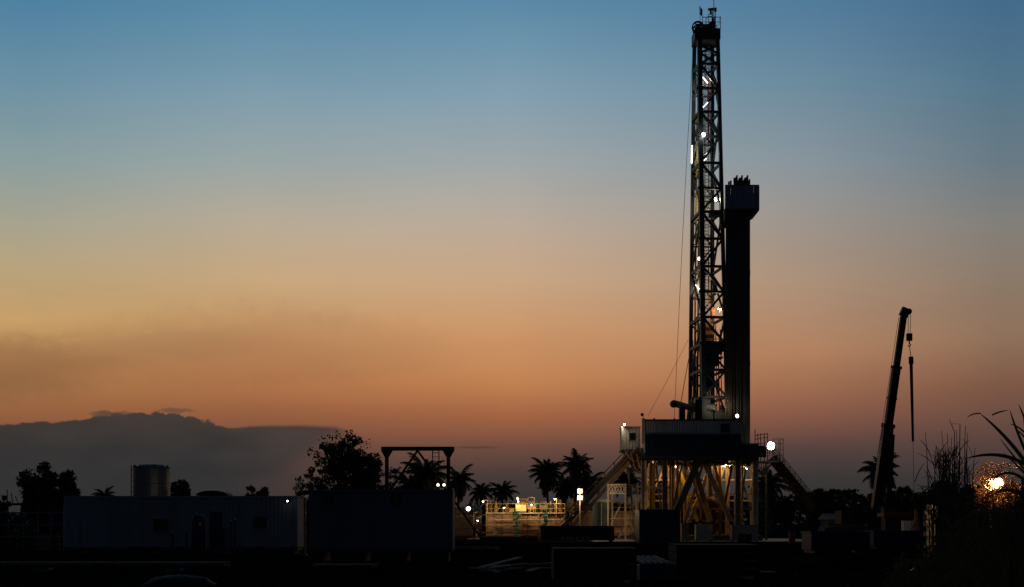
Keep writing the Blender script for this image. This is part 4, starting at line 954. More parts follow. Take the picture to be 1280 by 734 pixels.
# ------------------------------------------------------------------ dark skids between camera and rig
def skip(name, px0, px1, ptop, Y, dep, m, label, cat='skip', taper=.0, stuffing=None):
    x0, x1 = GX(px0, Y), GX(px1, Y); z1 = ZZ(ptop, Y)
    t = T(name, label, cat, ((x0 + x1) / 2, Y + dep / 2, 0))
    w = .06
    t.part('side_wall', MB().box(x0, x1, Y, Y + w, .16, z1 - .1), m); t.part('side_wall', MB().box(x0, x1, Y + dep - w, Y + dep, .16, z1 - .1), m)
    t.part('end_wall', MB().box(x0, x0 + w, Y + w + .002, Y + dep - w - .002, .16, z1 - .1), m); t.part('end_wall', MB().box(x1 - w, x1, Y + w + .002, Y + dep - w - .002, .16, z1 - .1), m)
    t.part('floor', MB().box(x0 + w, x1 - w, Y + w, Y + dep - w, .18, .24), m)
    for yy in (Y - .05, Y + dep - .05): t.part('rim', MB().box(x0 - .05, x1 + .05, yy, yy + .1, z1 - .098, z1), m)
    for xx in (x0 - .05, x1 - .05): t.part('rim', MB().box(xx, xx + .1, Y + .052, Y + dep - .052, z1 - .098, z1 - .003), m)
    n = max(2, int((x1 - x0) / .7))
    for k in range(n + 1):
        x = x0 + .06 + (x1 - x0 - .12) * k / n
        t.part('rib', MB().box(x - .05, x + .05, Y - .07, Y - .002, .16, z1 - .1), m)
    for x in (x0 + .25, x1 - .25): t.part('skid', MB().box(x - .1, x + .1, Y - .05, Y + dep + .05, 0, .158), DARKSTEEL)
    return t
skip('steel_tank', 799, 850, 637, 112, 4, DARKSTEEL, 'tall black open steel tank in front of the left rig columns')
skip('mud_skip', 676, 768, 657.5, 124, 2.4, RUSTY, 'long low rusty skip in front of the ramp foot')
skip('mud_skip', 601, 672, 671.5, 116, 2.2, RUSTY, 'low brown skip in the dark below the lit mud tank')
skip('mud_skip', 1092, 1166, 663.5, 92, 2.2, NAVY, 'added dark skip in place of the darkness before the white tote and orange cone')  # added skip: its dark paint stands in for the darkness round the tote's foot
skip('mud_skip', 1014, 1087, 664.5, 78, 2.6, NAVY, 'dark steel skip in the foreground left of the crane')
for k, px in enumerate((703, 709, 714, 721, 728, 735)):
    c_ = P(px, 669, 123.4)
    single('white_canister', MB().lathe((c_.x, 123.4, .0), [(.14, 0), (.16, .05), (.16, .4), (.06, .48), (.06, .55)], 10), mat('grubby_white_plastic', (.3, .3, .28), .6), 'small white canister standing in a row before the long rusty skip', 'canister', (c_.x, 123.4, 0), 'white canisters in a row')
# orange drum right of the rig
def drum(px, Y, m, label, r=.29, h=.88, z=0.0):
    x = GX(px, Y); t = T('oil_drum', label, 'drum', (x, Y, z))
    t.part('body', MB().lathe((x, Y, z), [(r, 0), (r * 1.03, .02), (r, .05), (r, h * .33), (r * 1.04, h * .34), (r, h * .36), (r, h * .66), (r * 1.04, h * .67), (r, h * .69), (r, h - .04), (r * 1.03, h - .02), (r, h)], 18), m, smooth_=True)
    t.part('lid', MB().lathe((x, Y, z + h + .001), [(r * .9, 0), (r * .9, .01)], 18), m)
    return t
drum(990, 118, ORANGE, 'orange oil drum standing right of the rig')
drum(927, 108, RED, 'red oil drum in the dark before the rig columns')
drum(935, 106, DARKSTEEL, 'black oil drum next to the red drum')

# ------------------------------------------------------------------ containers on the left
def container(px0, px1, ptop, pbot, Y, m, label, name='shipping_container', npan=8):
    x0, x1 = GX(px0, Y), GX(px1, Y); z0, z1 = ZZ(pbot, Y), ZZ(ptop, Y); dep = 2.44
    t = T(name, label, 'container', ((x0 + x1) / 2, Y + dep / 2, 0))
    for k in range(npan):
        a, b = x0 + .15 + (x1 - x0 - .3) * k / npan, x0 + .15 + (x1 - x0 - .3) * (k + 1) / npan
        t.part('wall_panel', MB().corrugated(a + .002, b - .002, Y + .03, z0 + .16, z1 - .1, .28, .036, .03), m)
    t.part('back_wall', MB().box(x0 + .15, x1 - .15, Y + dep - .06, Y + dep - .03, z0 + .16, z1 - .1), m)
    for x in (x0, x1 - .05):
        for k in range(3):
            t.part('end_panel', MB().box(x + .01, x + .04, Y + .16 + k * .71, Y + .16 + k * .71 + .69, z0 + .16, z1 - .1), m)
    for x in (x0, x1 - .15):
        for y in (Y, Y + dep - .15): t.part('corner_post', MB().box(x, x + .15, y, y + .15, z0 + .161, z1 - .101), m)
    for y in (Y, Y + dep - .1):
        t.part('top_rail', MB().box(x0 - .01, x1 + .01, y - .01, y + .1, z1 - .10, z1), m)
        t.part('bottom_rail', MB().box(x0, x1, y, y + .1, z0, z0 + .16), DARKSTEEL)
    t.part('roof', MB().box(x0, x1, Y + .092, Y + dep - .102, z1 - .07, z1 - .02), m)
    t.part('floor', MB().box(x0 + .05, x1 - .05, Y + .11, Y + dep - .11, z0, z0 + .12), WOOD)
    for k in range(4):
        x = x0 + .4 + (x1 - x0 - .8) * k / 3
        t.part('support_block', MB().box(x - .2, x + .2, Y + .3, Y + dep - .05, 0, z0 - .003), RUSTY)
    return t, x0, x1, z0, z1
tA, ax0, ax1, az0, az1 = container(386, 566, 612, 690, 59.8, CBLUE, 'dark blue container with two dark square vents, nearest on the left', npan=8)
for px in (411, 495.5):
    a = P(px, 624, 59.8)
    v_ = tA.part('vent', MB().box(a.x - .2, a.x + .2, 59.77, 59.86, a.z - .2, a.z + .2), BLACK)
    for k in range(5): tA.part('slat', MB().box(a.x - .17, a.x + .17, 59.755, 59.769, a.z - .16 + k * .075, a.z - .13 + k * .075), DARKSTEEL, v_)
    if px > 450:
        n_ = 10; ring = [a + Vector((.09 * math.cos(R(40) + k * R(280) / n_), -.055, .09 * math.sin(R(40) + k * R(280) / n_))) for k in range(n_ + 1)]
        tA.part('round_mark', MB().tube(ring, .022, 5), ORANGE, v_)
tB, bx0_, bx1_, bz0, bz1 = container(80, 372, 620, 688, 74.2, LBLUE, 'long pale blue office container behind the small posts on the left', 'office_container', 14)
for px0_, px1_, py0, py1, nm, m_ in ((192, 209, 649, 664, 'window', GLASS), (262, 278, 640, 684, 'door', DARKSTEEL), (318, 332, 646, 660, 'window', GLASS)):
    a, b = P(px0_, py0, 74.2), P(px1_, py1, 74.2)
    o_ = tB.part(nm, MB().box(a.x, b.x, 74.17, 74.28, b.z, a.z), m_)
    tB.part('frame', MB().box(a.x - .06, b.x + .06, 74.165, 74.19, a.z + .002, a.z + .06), GREYSTEEL, o_); tB.part('sill', MB().box(a.x - .06, b.x + .06, 74.165, 74.19, b.z - .06, b.z - .002), GREYSTEEL, o_)
for px in (163, 214, 300): tB.part('seam_strip', MB().box(GX(px, 74) - .03, GX(px, 74) + .03, 74.185, 74.215, bz0 + .17, bz1 - .11), LBLUE)
# strip post in the gap between them
pg = P(381, 622, 72)
single('gap_post', MB().box(pg.x - .05, pg.x + .06, 71.95, 72.06, 0, pg.z).box(pg.x - .12, pg.x + .12, 71.9, 72.1, 0, .05), TAN, 'thin brown post in the gap between the two containers', 'post', (pg.x, 72, 0))
# things before the office container
wx = GX(248, 70)
bo = T('boiler', 'upright dark cylinder boiler before the office container', 'tank', (wx, 70, 0))
bo.part('body', MB().lathe((wx, 70, .12), [(.30, 0), (.33, .05), (.33, 1.75), (.26, 1.9), (.1, 1.97)], 18), DARKSTEEL, smooth_=True)
bo.part('pipe', MB().tube([(wx + .30, 69.8, .3), (wx + .42, 69.8, .3), (wx + .42, 69.8, 1.9), (wx + .1, 69.85, 2.05)], .045, 7), GREYSTEEL)
bo.part('gauge', MB().lathe((wx + .15, 69.66, 1.6), [(.08, 0), (.08, .05)], 12, 'y'), WHITE)
for k in range(3): bo.part('leg', MB().box(wx - .25 + k * .22, wx - .19 + k * .22, 69.8 + (k % 2) * .3, 69.86 + (k % 2) * .3, 0, .118), DARKSTEEL)
crate('generator_box', 262, 280, 661, 70, .9, DARKSTEEL, 'low dark generator box right of the boiler', 'generator')
for k, (px, py) in enumerate(((216, 667), (233, 665), (288.5, 651.5), (293.5, 650))):
    a = P(px, py, 69.5)
    t = T('marker_post', ('shortest post, left of the boiler before the office container', 'short post close to the left of the boiler', 'left one of the twin tall posts right of the generator box', 'right one of the twin tall posts right of the generator box')[k], 'post', (a.x, 69.5, 0))
    t.part('post', MB().tube([(a.x, 69.5, 0), (a.x, 69.5, a.z)], .05, 8), DARKSTEEL); t.part('cap', MB().lathe((a.x, 69.5, a.z + .001), [(.065, 0), (.065, .05), (.03, .07)], 10), WHITE if k > 1 else GREYSTEEL)
flood(359.5, 626.5, 74.0, .09, .6, 'tiny white lamp at the right end of the office container roof', G_COOL, aim=(.2, -1, -.3), bracket=(0, .1, -.1), spot=False)
# open pipe shed at the far left
sx0, sx1 = GX(-30, 84), GX(79, 84)
sh = T('open_shed', 'dark open sided shed with a flat roof at the left edge', 'shed', ((sx0 + sx1) / 2, 85, 0))
for k in range(6):
    a = sx0 + (sx1 - sx0) * k / 6; b = sx0 + (sx1 - sx0) * (k + 1) / 6
    sh.part('roof_sheet', MB().corrugated(a, b - .01, 84, ZZ(631, 84), ZZ(629, 84), .2, .02, 3.0), RUSTY)
for px in (-28, 8, 27, 45, 60, 77):
    for yy in (84.2, 86.8): sh.part('post', MB().box(GX(px, 84) - .05, GX(px, 84) + .05, yy - .05, yy + .05, 0, ZZ(631, 84) - .003), DARKSTEEL)
for py in (641, 656, 671): sh.part('rail', MB().tube([(sx0, 84.12, ZZ(py, 84)), (sx1, 84.12, ZZ(py, 84))], .04, 6), GREYSTEEL)
for k in range(3):
    sh.part('roof_post', MB().tube([P(9 + 7 * k, 630, 84.5), P(9 + 5 * k, 612 + 4 * k, 84.5)], .03, 5), DARKSTEEL)
for k, px in enumerate((16, 36, 52, 68)):
    drum(px, 85.5, (DARKSTEEL, RUSTY, CBLUE, DARKSTEEL)[k], ('leftmost dark drum in the open shed', 'rusty drum in the open shed', 'blue drum in the open shed', 'black drum closest to the office container in the open shed')[k], .3, .95)
# silo
sy = 106; sxc = GX(189.5, sy); sr = GX(212, sy) - sxc
si = T('water_silo', 'shiny round steel water silo with a ladder pole behind the office container', 'silo', (sxc, sy, 0))
zs1 = ZZ(586, sy)
for k in range(5):
    a, b = zs1 * k / 5, zs1 * (k + 1) / 5
    si.part('ring_plate', MB().lathe((sxc, sy, 0), [(sr, a + .01), (sr + .015, a + .03), (sr + .015, b - .03), (sr, b)], 32), SILO)
si.part('roof', MB().lathe((sxc, sy, zs1 + .004), [(sr + .03, 0), (sr * .97, .12), (sr * .6, .28), (.25, .33)], 32), CBLUE)
for k in range(7): 
    a = math.pi + (k + .5) * math.pi / 7
    si.part('roof_lug', MB().box(sxc + sr * .95 * math.cos(a) - .05, sxc + sr * .95 * math.cos(a) + .05, sy + sr * .95 * math.sin(a) - .05, sy + sr * .95 * math.sin(a) + .05, zs1, zs1 + .25), DARKSTEEL)
lxx = GX(165.5, sy)
for d in (-.09, .12): si.part('ladder_rail', MB().tube([(lxx + d, sy, 0), (lxx + d, sy, ZZ(582, sy))], .04, 5), DARKSTEEL)
for k in range(14): si.part('rung', MB().beam((lxx - .09, sy, .4 + .4 * k), (lxx + .12, sy, .4 + .4 * k), .03), DARKSTEEL)
si.part('ladder_tie', MB().beam((lxx + .1, sy, zs1 - .4), (sxc - sr, sy, zs1 - .4), .05), DARKSTEEL)
flood(222, 612, 100, .2, 40, 'small added lamp throwing a warm streak on the right flank of the silo', G_WARM, (1, .72, .4), aim=(-.4, 1, -.1), bracket=(0, 0, -.5), spot=True)  # lamp added only to warm the silo's right flank, its lens turned away
# hut roof behind the container
hx = GX(265, 120)
hut = T('round_hut', 'dark hut with a low rounded roof showing above the office container', 'hut', (hx, 121, 0))
hut.part('wall', MB().box(hx - 1.1, hx + 1.1, 120, 122, 0, ZZ(619, 120)), RUSTY)
hut.part('roof', MB().add([(hx + 1.35 * math.cos(k * math.pi / 8), yy, ZZ(619.5, 120) + .003 + .42 * math.sin(k * math.pi / 8)) for yy in (119.8, 122.2) for k in range(9)], [(k, k + 1, k + 10, k + 9) for k in range(8)] + [tuple(range(8, -1, -1)), tuple(range(9, 18)), (0, 9, 17, 8)]), TARP)

# ------------------------------------------------------------------ gantry frame
gy = 88.0
ga = T('gantry_frame', 'dark steel portal frame with a V brace and a ladder behind the blue container', 'gantry', (GX(522, gy), gy, 0))
ztop = ZZ(558.5, gy); zund = ZZ(563.5, gy)
ga.part('top_beam', MB().box(GX(476.5, gy), GX(568, gy), gy - .1, gy + .1, zund, ztop), RUSTY)
for px in (483.5, 560.5):
    x = GX(px, gy)
    p_ = ga.part('column', MB().box(x - .11, x + .11, gy - .11, gy + .11, 0, zund - .002), RUSTY)
    ga.part('gusset', MB().add([(x - .36, gy - .09, zund - .002), (x + .36, gy - .09, zund - .002), (x + .12, gy - .09, zund - .42), (x - .12, gy - .09, zund - .42), (x - .36, gy + .09, zund - .002), (x + .36, gy + .09, zund - .002), (x + .12, gy + .09, zund - .42), (x - .12, gy + .09, zund - .42)], [(0, 3, 2, 1), (4, 5, 6, 7), (0, 1, 5, 4), (1, 2, 6, 5), (2, 3, 7, 6), (3, 0, 4, 7)]), RUSTY, p_)
apx = P(522, 563, gy)
for e in (P(488, 612, gy), P(551, 603, gy)):
    d_ = (e - apx).normalized(); end = apx + d_ * ((apx.z - 0.0) / -d_.z)
    ga.part('brace', MB().beam(apx + Vector((0, .0, -.02)), end, .13 if e.x < apx.x else .17, .13), RUSTY)
for px in (540.5, 548.5): ga.part('ladder_rail', MB().tube([(GX(px, gy), gy + .25, 0), (GX(px, gy), gy + .25, zund + .02)], .035, 5), RUSTY)
for k in range(24):
    z_ = .3 + k * .26
    if z_ < zund: ga.part('rung', MB().beam((GX(540.5, gy), gy + .25, z_), (GX(548.5, gy), gy + .25, z_), .035), RUSTY)
ga.part('ladder_tie', MB().box(GX(540, gy), GX(549, gy), gy + .102, gy + .29, zund + .03, zund + .1), RUSTY)
for k, px in enumerate((547.5, 555)):
    flood(px, 606.3, 80, .17, 1, ('left one of the two tiny lamps over the blue container', 'right one of the two tiny lamps over the blue container')[k], glow('pale_lamp_glass', (1, .92, .75), 3), aim=(.1, -1, -.2), bracket=(0, .1, -.9), spot=False)

# ------------------------------------------------------------------ crane
cy_ = 118.0
pv = P(1096, 633, cy_); tip = P(1130.5, 388, cy_ - 2)
cr = T('mobile_crane', 'mobile crane with a long telescopic boom raised steeply at the right', 'crane', (pv.x, cy_, 0))
dv_ = (tip - pv); dl = dv_.length; dn = dv_.normalized()
CRM = mat('crane_dark_orange_paint', (.10, .05, .028), .6, 0, .3, 2, rust=.2, spec=.1)
def sec(f0, f1, w, h, nm='boom_section'): return cr.part(nm, MB().beam(pv + dn * dl * f0, pv + dn * dl * f1, w, h, up=(0, -1, 0)), CRM)
s1_ = sec(0, .42, .78, .85); s2_ = sec(.40, .72, .60, .66); s3_ = sec(.70, .985, .46, .5)
sec(.405, .425, .92, .98, 'section_collar'); sec(.705, .72, .74, .8, 'section_collar'); sec(.55, .56, .68, .74, 'section_collar')
cr.part('lift_cylinder', MB().tube([pv + Vector((.85, -.3, -.5)), pv + dn * dl * .37 + Vector((.42, -.3, 0))], [.22, .17], 10), CRM)
hd = cr.part('boom_head', MB().beam(pv + dn * dl * .97 + Vector((-.05, 0, 0)), pv + dn * dl * 1.01 + Vector((.16, 0, 0)), .66, .62, up=(0, -1, 0)), DARKSTEEL)
for dd in (-.18, 0, .18): cr.part('head_sheave', MB().lathe(tuple(tip + Vector((.32, dd - .04, -.12))), [(.1, 0), (.25, .01), (.25, .07), (.1, .08)], 14, 'y'), DARKSTEEL, hd)
cr.part('hoist_cable', MB().tube([pv + dn * dl * .05 + Vector((-.55, 0, .2)), pv + dn * dl * .96 + Vector((-.36, 0, .1))], .02, 4), BLACK)
bkx = GX(1136.6, cy_ - 2)
for d in (-.09, .09): cr.part('fall_cable', MB().tube([(bkx + d, cy_ - 2, tip.z - .2), (bkx + d, cy_ - 2, ZZ(421, cy_ - 2))], .022, 4), BLACK)
hb = cr.part('hook_block', MB().box(bkx - .22, bkx + .22, cy_ - 2.15, cy_ - 1.85, ZZ(430, cy_), ZZ(421, cy_)), DARKSTEEL)
cr.part('hook', MB().tube([(bkx, cy_ - 2, ZZ(430, cy_)), (bkx, cy_ - 2, ZZ(433, cy_)), (bkx + .1, cy_ - 2, ZZ(435, cy_)), (bkx, cy_ - 2, ZZ(437, cy_)), (bkx - .1, cy_ - 2, ZZ(435.5, cy_))], .06, 6), DARKSTEEL, hb)
# superstructure and carrier
cr.part('turntable', MB().lathe((pv.x + .3, cy_, 1.35), [(1.1, 0), (1.1, .25)], 20), DARKSTEEL)
cr.part('superstructure', MB().box(pv.x - 2.6, pv.x + 1.3, cy_ - .5, cy_ + 1.1, 1.602, 2.5), CRM)
cr.part('counterweight', MB().box(pv.x - 3.2, pv.x - 2.2, cy_ - 1.2, cy_ + 1.2, 1.62, 2.7), DARKSTEEL)
cabp = cr.part('crane_cab', MB().add([(pv.x + .2, cy_ - 1.5, 1.65), (pv.x + 1.9, cy_ - 1.5, 1.65), (pv.x + 1.9, cy_ - .52, 1.65), (pv.x + .2, cy_ - .52, 1.65), (pv.x + .2, cy_ - 1.5, 3.1), (pv.x + 1.5, cy_ - 1.5, 3.1), (pv.x + 1.5, cy_ - .52, 3.1), (pv.x + .2, cy_ - .52, 3.1)], [(0, 3, 2, 1), (4, 5, 6, 7), (0, 1, 5, 4), (1, 2, 6, 5), (2, 3, 7, 6), (3, 0, 4, 7)]), CRM)
cr.part('window', MB().box(pv.x + .35, pv.x + 1.45, cy_ - 1.53, cy_ - 1.501, 2.2, 2.95), GLASS, cabp)
cr.part('chassis', MB().box(pv.x - 4.6, pv.x + 5.6, cy_ - 1.2, cy_ + 1.2, .75, 1.348), DARKSTEEL)
dc = cr.part('drive_cab', MB().add([(pv.x + 4.2, cy_ - 1.2, .9), (pv.x + 6.4, cy_ - 1.2, .9), (pv.x + 6.4, cy_ + 1.2, .9), (pv.x + 4.2, cy_ + 1.2, .9), (pv.x + 4.2, cy_ - 1.2, 2.3), (pv.x + 6.0, cy_ - 1.2, 2.3), (pv.x + 6.0, cy_ + 1.2, 2.3), (pv.x + 4.2, cy_ + 1.2, 2.3)], [(0, 3, 2, 1), (4, 5, 6, 7), (0, 1, 5, 4), (1, 2, 6, 5), (2, 3, 7, 6), (3, 0, 4, 7)]), CRM)
cr.part('window', MB().box(pv.x + 4.7, pv.x + 5.9, cy_ - 1.23, cy_ - 1.201, 1.55, 2.15), GLASS, dc)
for x in (-3.6, -2.3, 3.0, 4.9):
    for yy in (cy_ - 1.25, cy_ + .9):
        w_ = cr.part('wheel', MB().lathe((pv.x + x, yy, .55), [(.34, .0), (.52, .02), (.55, .1), (.55, .25), (.52, .33), (.34, .35)], 22, 'y'), BLACK)
        cr.part('rim', MB().lathe((pv.x + x, yy - .02, .55), [(.30, 0), (.30, .39)], 16, 'y'), GREYSTEEL, w_)
for x in (-1.0, 1.9):
    for s_ in (-1, 1):
        cr.part('outrigger', MB().beam((pv.x + x, cy_, .95), (pv.x + x, cy_ + s_ * 2.9, .95), .25), CRM)
        cr.part('outrigger_foot', MB().lathe((pv.x + x, cy_ + s_ * 2.9, 0), [(.3, 0), (.3, .08), (.09, .1), (.09, 1.0)], 10), CRM)
hgx = GX(1139.5, cy_ - 2)
hg = T('hanging_pipe', 'slim dark pipe hung vertically from the crane hook', 'pipe', (hgx, cy_ - 2, ZZ(552, cy_ - 2)))
hg.part('body', MB().tube([P(1138.8, 449, cy_ - 2), P(1141.2, 552, cy_ - 2)], [.14, .10], 8), PIPE)
hg.part('lifting_cap', MB().tube([P(1138.7, 446, cy_ - 2), P(1139, 455, cy_ - 2)], .2, 8), DARKSTEEL)
hg.part('sling', MB().tube([(bkx + .02, cy_ - 2, ZZ(436.5, cy_)), P(1138.6, 446.5, cy_ - 2)], .03, 4), BLACK)
hg.part('tag_line', MB().tube([P(1141.2, 552, cy_ - 2), P(1142.3, 600, cy_ - 2), P(1142.6, 672, cy_ - 2)], .018, 4), BLACK)
# red tipper, orange funnel and white tote beside the crane
rx0, rx1 = GX(1105, 108), GX(1140, 108)
tr = T('red_trailer', 'low red trailer bed right of the crane boom foot', 'trailer', ((rx0 + rx1) / 2, 109, 0))
tr.part('bed', MB().box(rx0, rx1, 108, 110, ZZ(646, 108), ZZ(641.5, 108)), RED)
tr.part('rail', MB().box(rx0 - .05, rx1 + .05, 107.93, 107.998, ZZ(642, 108), ZZ(640, 108)), RED)
for x in (rx0 + .4, rx1 - .4): tr.part('wheel', MB().lathe((x, 108.0, .48), [(.2, 0), (.46, .02), (.48, .15), (.46, .28), (.2, .3)], 18, 'y'), BLACK)
tr.part('axle_frame', MB().box(rx0 + .2, rx1 - .2, 108.4, 109.6, .6, ZZ(646, 108) - .002), DARKSTEEL)
of = P(1145, 636, 104)
fn = T('orange_funnel', 'tall orange red cone standing beside the white tote', 'cone', (of.x, 104, 0))
fn.part('cone', MB().lathe((of.x, 104, .06), [(.42, 0), (.3, .6), (.12, ZZ(637, 104) - .5), (.08, ZZ(636, 104) - .1)], 16), ORANGE, smooth_=True)
fn.part('base', MB().box(of.x - .5, of.x + .5, 103.5, 104.5, 0, .058), BLACK)
wt0 = P(1134, 655, 103)
ib = T('white_tote', 'white cube water tote in a cage at the foot of the orange cone', 'tank', (wt0.x, 103, 0))
ib.part('bottle', MB().box(wt0.x - .32, wt0.x + .32, 102.6, 103.4, .14, ZZ(651, 103)), WHITE)
for k in range(4): ib.part('cage_bar', MB().box(wt0.x - .34 + k * .21, wt0.x - .31 + k * .21, 102.57, 102.598, .14, ZZ(652, 103) + .02), GREYSTEEL)
ib.part('pallet', MB().box(wt0.x - .38, wt0.x + .38, 102.5, 103.5, 0, .138), WOOD)
flood(1139.5, 643, 99, .14, 30, 'tiny lamp lighting the red trailer and the white tote', G_WARM, (1, .6, .3), aim=(-.1, 1, -.5), bracket=(0, 0, -1.2), spot=True)
# low pale shed far right of the rig
lx_ = GX(1056, 190)
ls = T('long_shed', 'long low pale roofed shed far behind, left of the crane', 'shed', (lx_, 192, 0))
ls.part('wall', MB().box(lx_ - 2.2, lx_ + 2.2, 190, 195, 0, 2.2), TARP)
ls.part('roof', MB().add([(lx_ - 2.5, 189.6, 2.2), (lx_ + 2.5, 189.6, 2.2), (lx_ + 2.5, 192.5, 3.0), (lx_ - 2.5, 192.5, 3.0), (lx_ - 2.5, 195.4, 2.2), (lx_ + 2.5, 195.4, 2.2)], [(0, 1, 2, 3), (3, 2, 5, 4), (0, 3, 4), (1, 5, 2), (0, 4, 5, 1)]), TAN)
flood(1050, 650, 185, .25, 90, 'small lamp before the long low shed', G_WARM, (1, .7, .4), aim=(.1, 1, .1), bracket=(0, 0, -1.0), spot=True)

# ------------------------------------------------------------------ foreground
def plank_box(px0, px1, ptop, Y, dep, m, label, cat='crate', slats=True, name='wooden_crate'):
    x0, x1 = GX(px0, Y), GX(px1, Y); z1 = ZZ(ptop, Y)
    t = T(name, label, cat, ((x0 + x1) / 2, Y + dep / 2, 0)); rr = random.Random(int(px0))
    nz_ = max(3, int((z1 - .1) / .2)); st = (z1 - .1) / nz_
    for k in range(nz_):
        t.part('plank', MB().box(x0 + rr.uniform(-.01, .01), x1 + rr.uniform(-.01, .01), Y + rr.uniform(0, .01), Y + .035, .1 + st * k + .012, .1 + st * (k + 1) - .012), m)
        t.part('plank', MB().box(x0, x0 + .035, Y + .04, Y + dep, .1 + st * k + .012, .1 + st * (k + 1) - .012), m)
        t.part('plank', MB().box(x1 - .035, x1, Y + .04, Y + dep, .1 + st * k + .012, .1 + st * (k + 1) - .012), m)
    for x in (x0 + .02, (x0 + x1) / 2, x1 - .10): t.part('batten', MB().box(x, x + .09, Y - .03, Y - .002, .08, z1), m)
    nt_ = max(3, int(dep / .22))
    for k in range(nt_):
        t.part('top_plank', MB().box(x0, x1, Y + dep * k / nt_ + .015, Y + dep * (k + 1) / nt_ - .015, z1 - .03 + rr.uniform(0, .008), z1), m)
    t.part('skid', MB().box(x0 + .1, x0 + .2, Y, Y + dep, 0, .1), m); t.part('skid', MB().box(x1 - .2, x1 - .1, Y, Y + dep, 0, .1), m)
    return t
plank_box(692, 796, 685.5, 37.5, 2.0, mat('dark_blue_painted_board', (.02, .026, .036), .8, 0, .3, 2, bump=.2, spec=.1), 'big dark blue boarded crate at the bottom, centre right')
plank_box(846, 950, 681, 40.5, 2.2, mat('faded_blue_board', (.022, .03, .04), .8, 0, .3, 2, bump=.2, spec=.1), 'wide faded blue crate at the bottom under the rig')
plank_box(390, 470, 706, 52, 1.6, WOOD, 'low wooden crate in the dark before the blue container')
# slatted pallet between them, its pale boards catching light
pa = T('slatted_pallet', 'dark pallet with pale slanting slats between the two blue crates', 'pallet', (GX(820, 40), 40.5, 0))
za = ZZ(698, 40)
pa.part('base', MB().box(GX(799, 40), GX(843, 40), 39.8, 41.6, .0, za - .2), DARKSTEEL)
for k in range(5):
    x = GX(803 + k * 7.5, 40); w_ = .03 if k < 4 else .05
    pa.part('slat', MB().add([(x - w_ + .05, 39.8, za - .1), (x + w_ + .05, 39.8, za - .1), (x + w_ - .2, 41.6, za + .05), (x - w_ - .2, 41.6, za + .05), (x - w_ + .05, 39.8, za - .16), (x + w_ + .05, 39.8, za - .16), (x + w_ - .2, 41.6, za - .02), (x - w_ - .2, 41.6, za - .02)], [(0, 1, 2, 3), (7, 6, 5, 4), (0, 4, 5, 1), (1, 5, 6, 2), (2, 6, 7, 3), (3, 7, 4, 0)]), PALEWOOD)
for yy in (39.9, 41.4): pa.part('bearer', MB().box(GX(799, 40), GX(843, 40), yy, yy + .1, za - .198, za - .165), DARKSTEEL)
# pale boards lying about
def board(px, py, ln, w_, rot, m, label, grp, tilt=0, z=0.02):
    Y = CAMZ * F / (py - HY); c_ = P(px, py, Y); c_.z = z + .02
    d = Vector((math.cos(rot), math.sin(rot), tilt)); e = c_ + d * ln
    single('board', MB().beam(c_, e, w_, .04), m, label, 'board', c_, grp)
for k in range(9):
    board(588 + k * 8 + (k % 3) * 3, 711 + (k * 5) % 7 * .9, 1.0 + .25 * (k % 4), .16 + .05 * (k % 3), R(15 + 37 * (k % 5) - 60), PALEWOOD if k % 3 == 0 else WOOD, 'pale board lying in the loose heap below the blue container\'s right end', 'boards in the loose heap', tilt=.05 * (k % 3), z=.03 * (k % 4))
board(600, 711, 1.9, .3, R(40), PALEWOOD, 'longest pale board leaning on the loose heap', None, tilt=.18)
for k in range(5): board(952 + k * 4, 716 + k * 1.6, .9, .14, R(160 - 12 * k), PALEWOOD, 'short pale board fanned out right of the faded blue crate', 'boards fanned out by the crate', z=.02 + .03 * k)
for k in range(5):
    c_ = P(575 + k * 11, 687, 86); 
    single('white_sack', MB().lathe((c_.x, 86 + (k % 2) * .5, 0), [(.2, 0), (.30, .06), (.31, .13), (.2, .22), (.06, .25)], 12), mat('grubby_sack', (.16, .15, .13), .9), 'whitish sack lying on the ground right of the blue container', 'sack', (c_.x, 86, 0), 'whitish sacks on the ground', True)
# long pipes lying on sleepers across the foreground
for k in range(5):
    y = 48 + k * .22; z = .22
    single('casing_pipe', MB().lathe((-22, y, z), [(.09, 0), (.09, 12), (.1, 12.02), (.1, 12.3)], 10, 'x'), PIPE, 'long casing pipe in the row lying before the left containers', 'pipe', (-16, y, z), 'casing pipes in a row')
for k, x in enumerate((-20.5, -16, -11.5)):
    single('timber_sleeper', MB().box(x - .12, x + .12, 47.7, 49.3, 0, .128), WOOD, ('left timber sleeper under the casing pipes', 'middle timber sleeper under the casing pipes', 'right timber sleeper under the casing pipes')[k], 'timber', (x, 48.5, 0))
def mound(px, py, w_, h_, d_, m, label, seed):
    Y = CAMZ * F / (py - HY); c_ = Vector((GX(px, Y), Y, 0)); rr = random.Random(seed); mb = MB(); n_, q_ = 22, 7
    for j in range(q_):
        f = j / (q_ - 1)
        for k in range(n_):
            a = 2 * math.pi * k / n_; rad = math.cos(f * math.pi / 2) ** .8 * (1 + rr.uniform(-.12, .12))
            mb.v.append((c_.x + w_ * rad * math.cos(a), c_.y + d_ * rad * math.sin(a), h_ * math.sin(f * math.pi / 2) * (1 + rr.uniform(-.1, .1)) - .05))
    for j in range(q_ - 1):
        for k in range(n_): mb.f.append((j * n_ + k, j * n_ + (k + 1) % n_, (j + 1) * n_ + (k + 1) % n_, (j + 1) * n_ + k))
    single('mound', mb, m, label, 'mound', c_, None, True)
mound(225, 731, .95, .30, .6, TARP, 'grey tarpaulin covered mound at the bottom left', 4)
mound(120, 717, 1.6, .28, 1.0, SOILM, 'low earth mound at the lower left', 5)
mound(520, 716, 1.8, .25, 1.0, SOILM, 'low earth mound before the blue container', 6)
mound(1080, 712, 2.2, .45, 1.2, SOILM, 'earth mound at the lower right before the crane', 8)
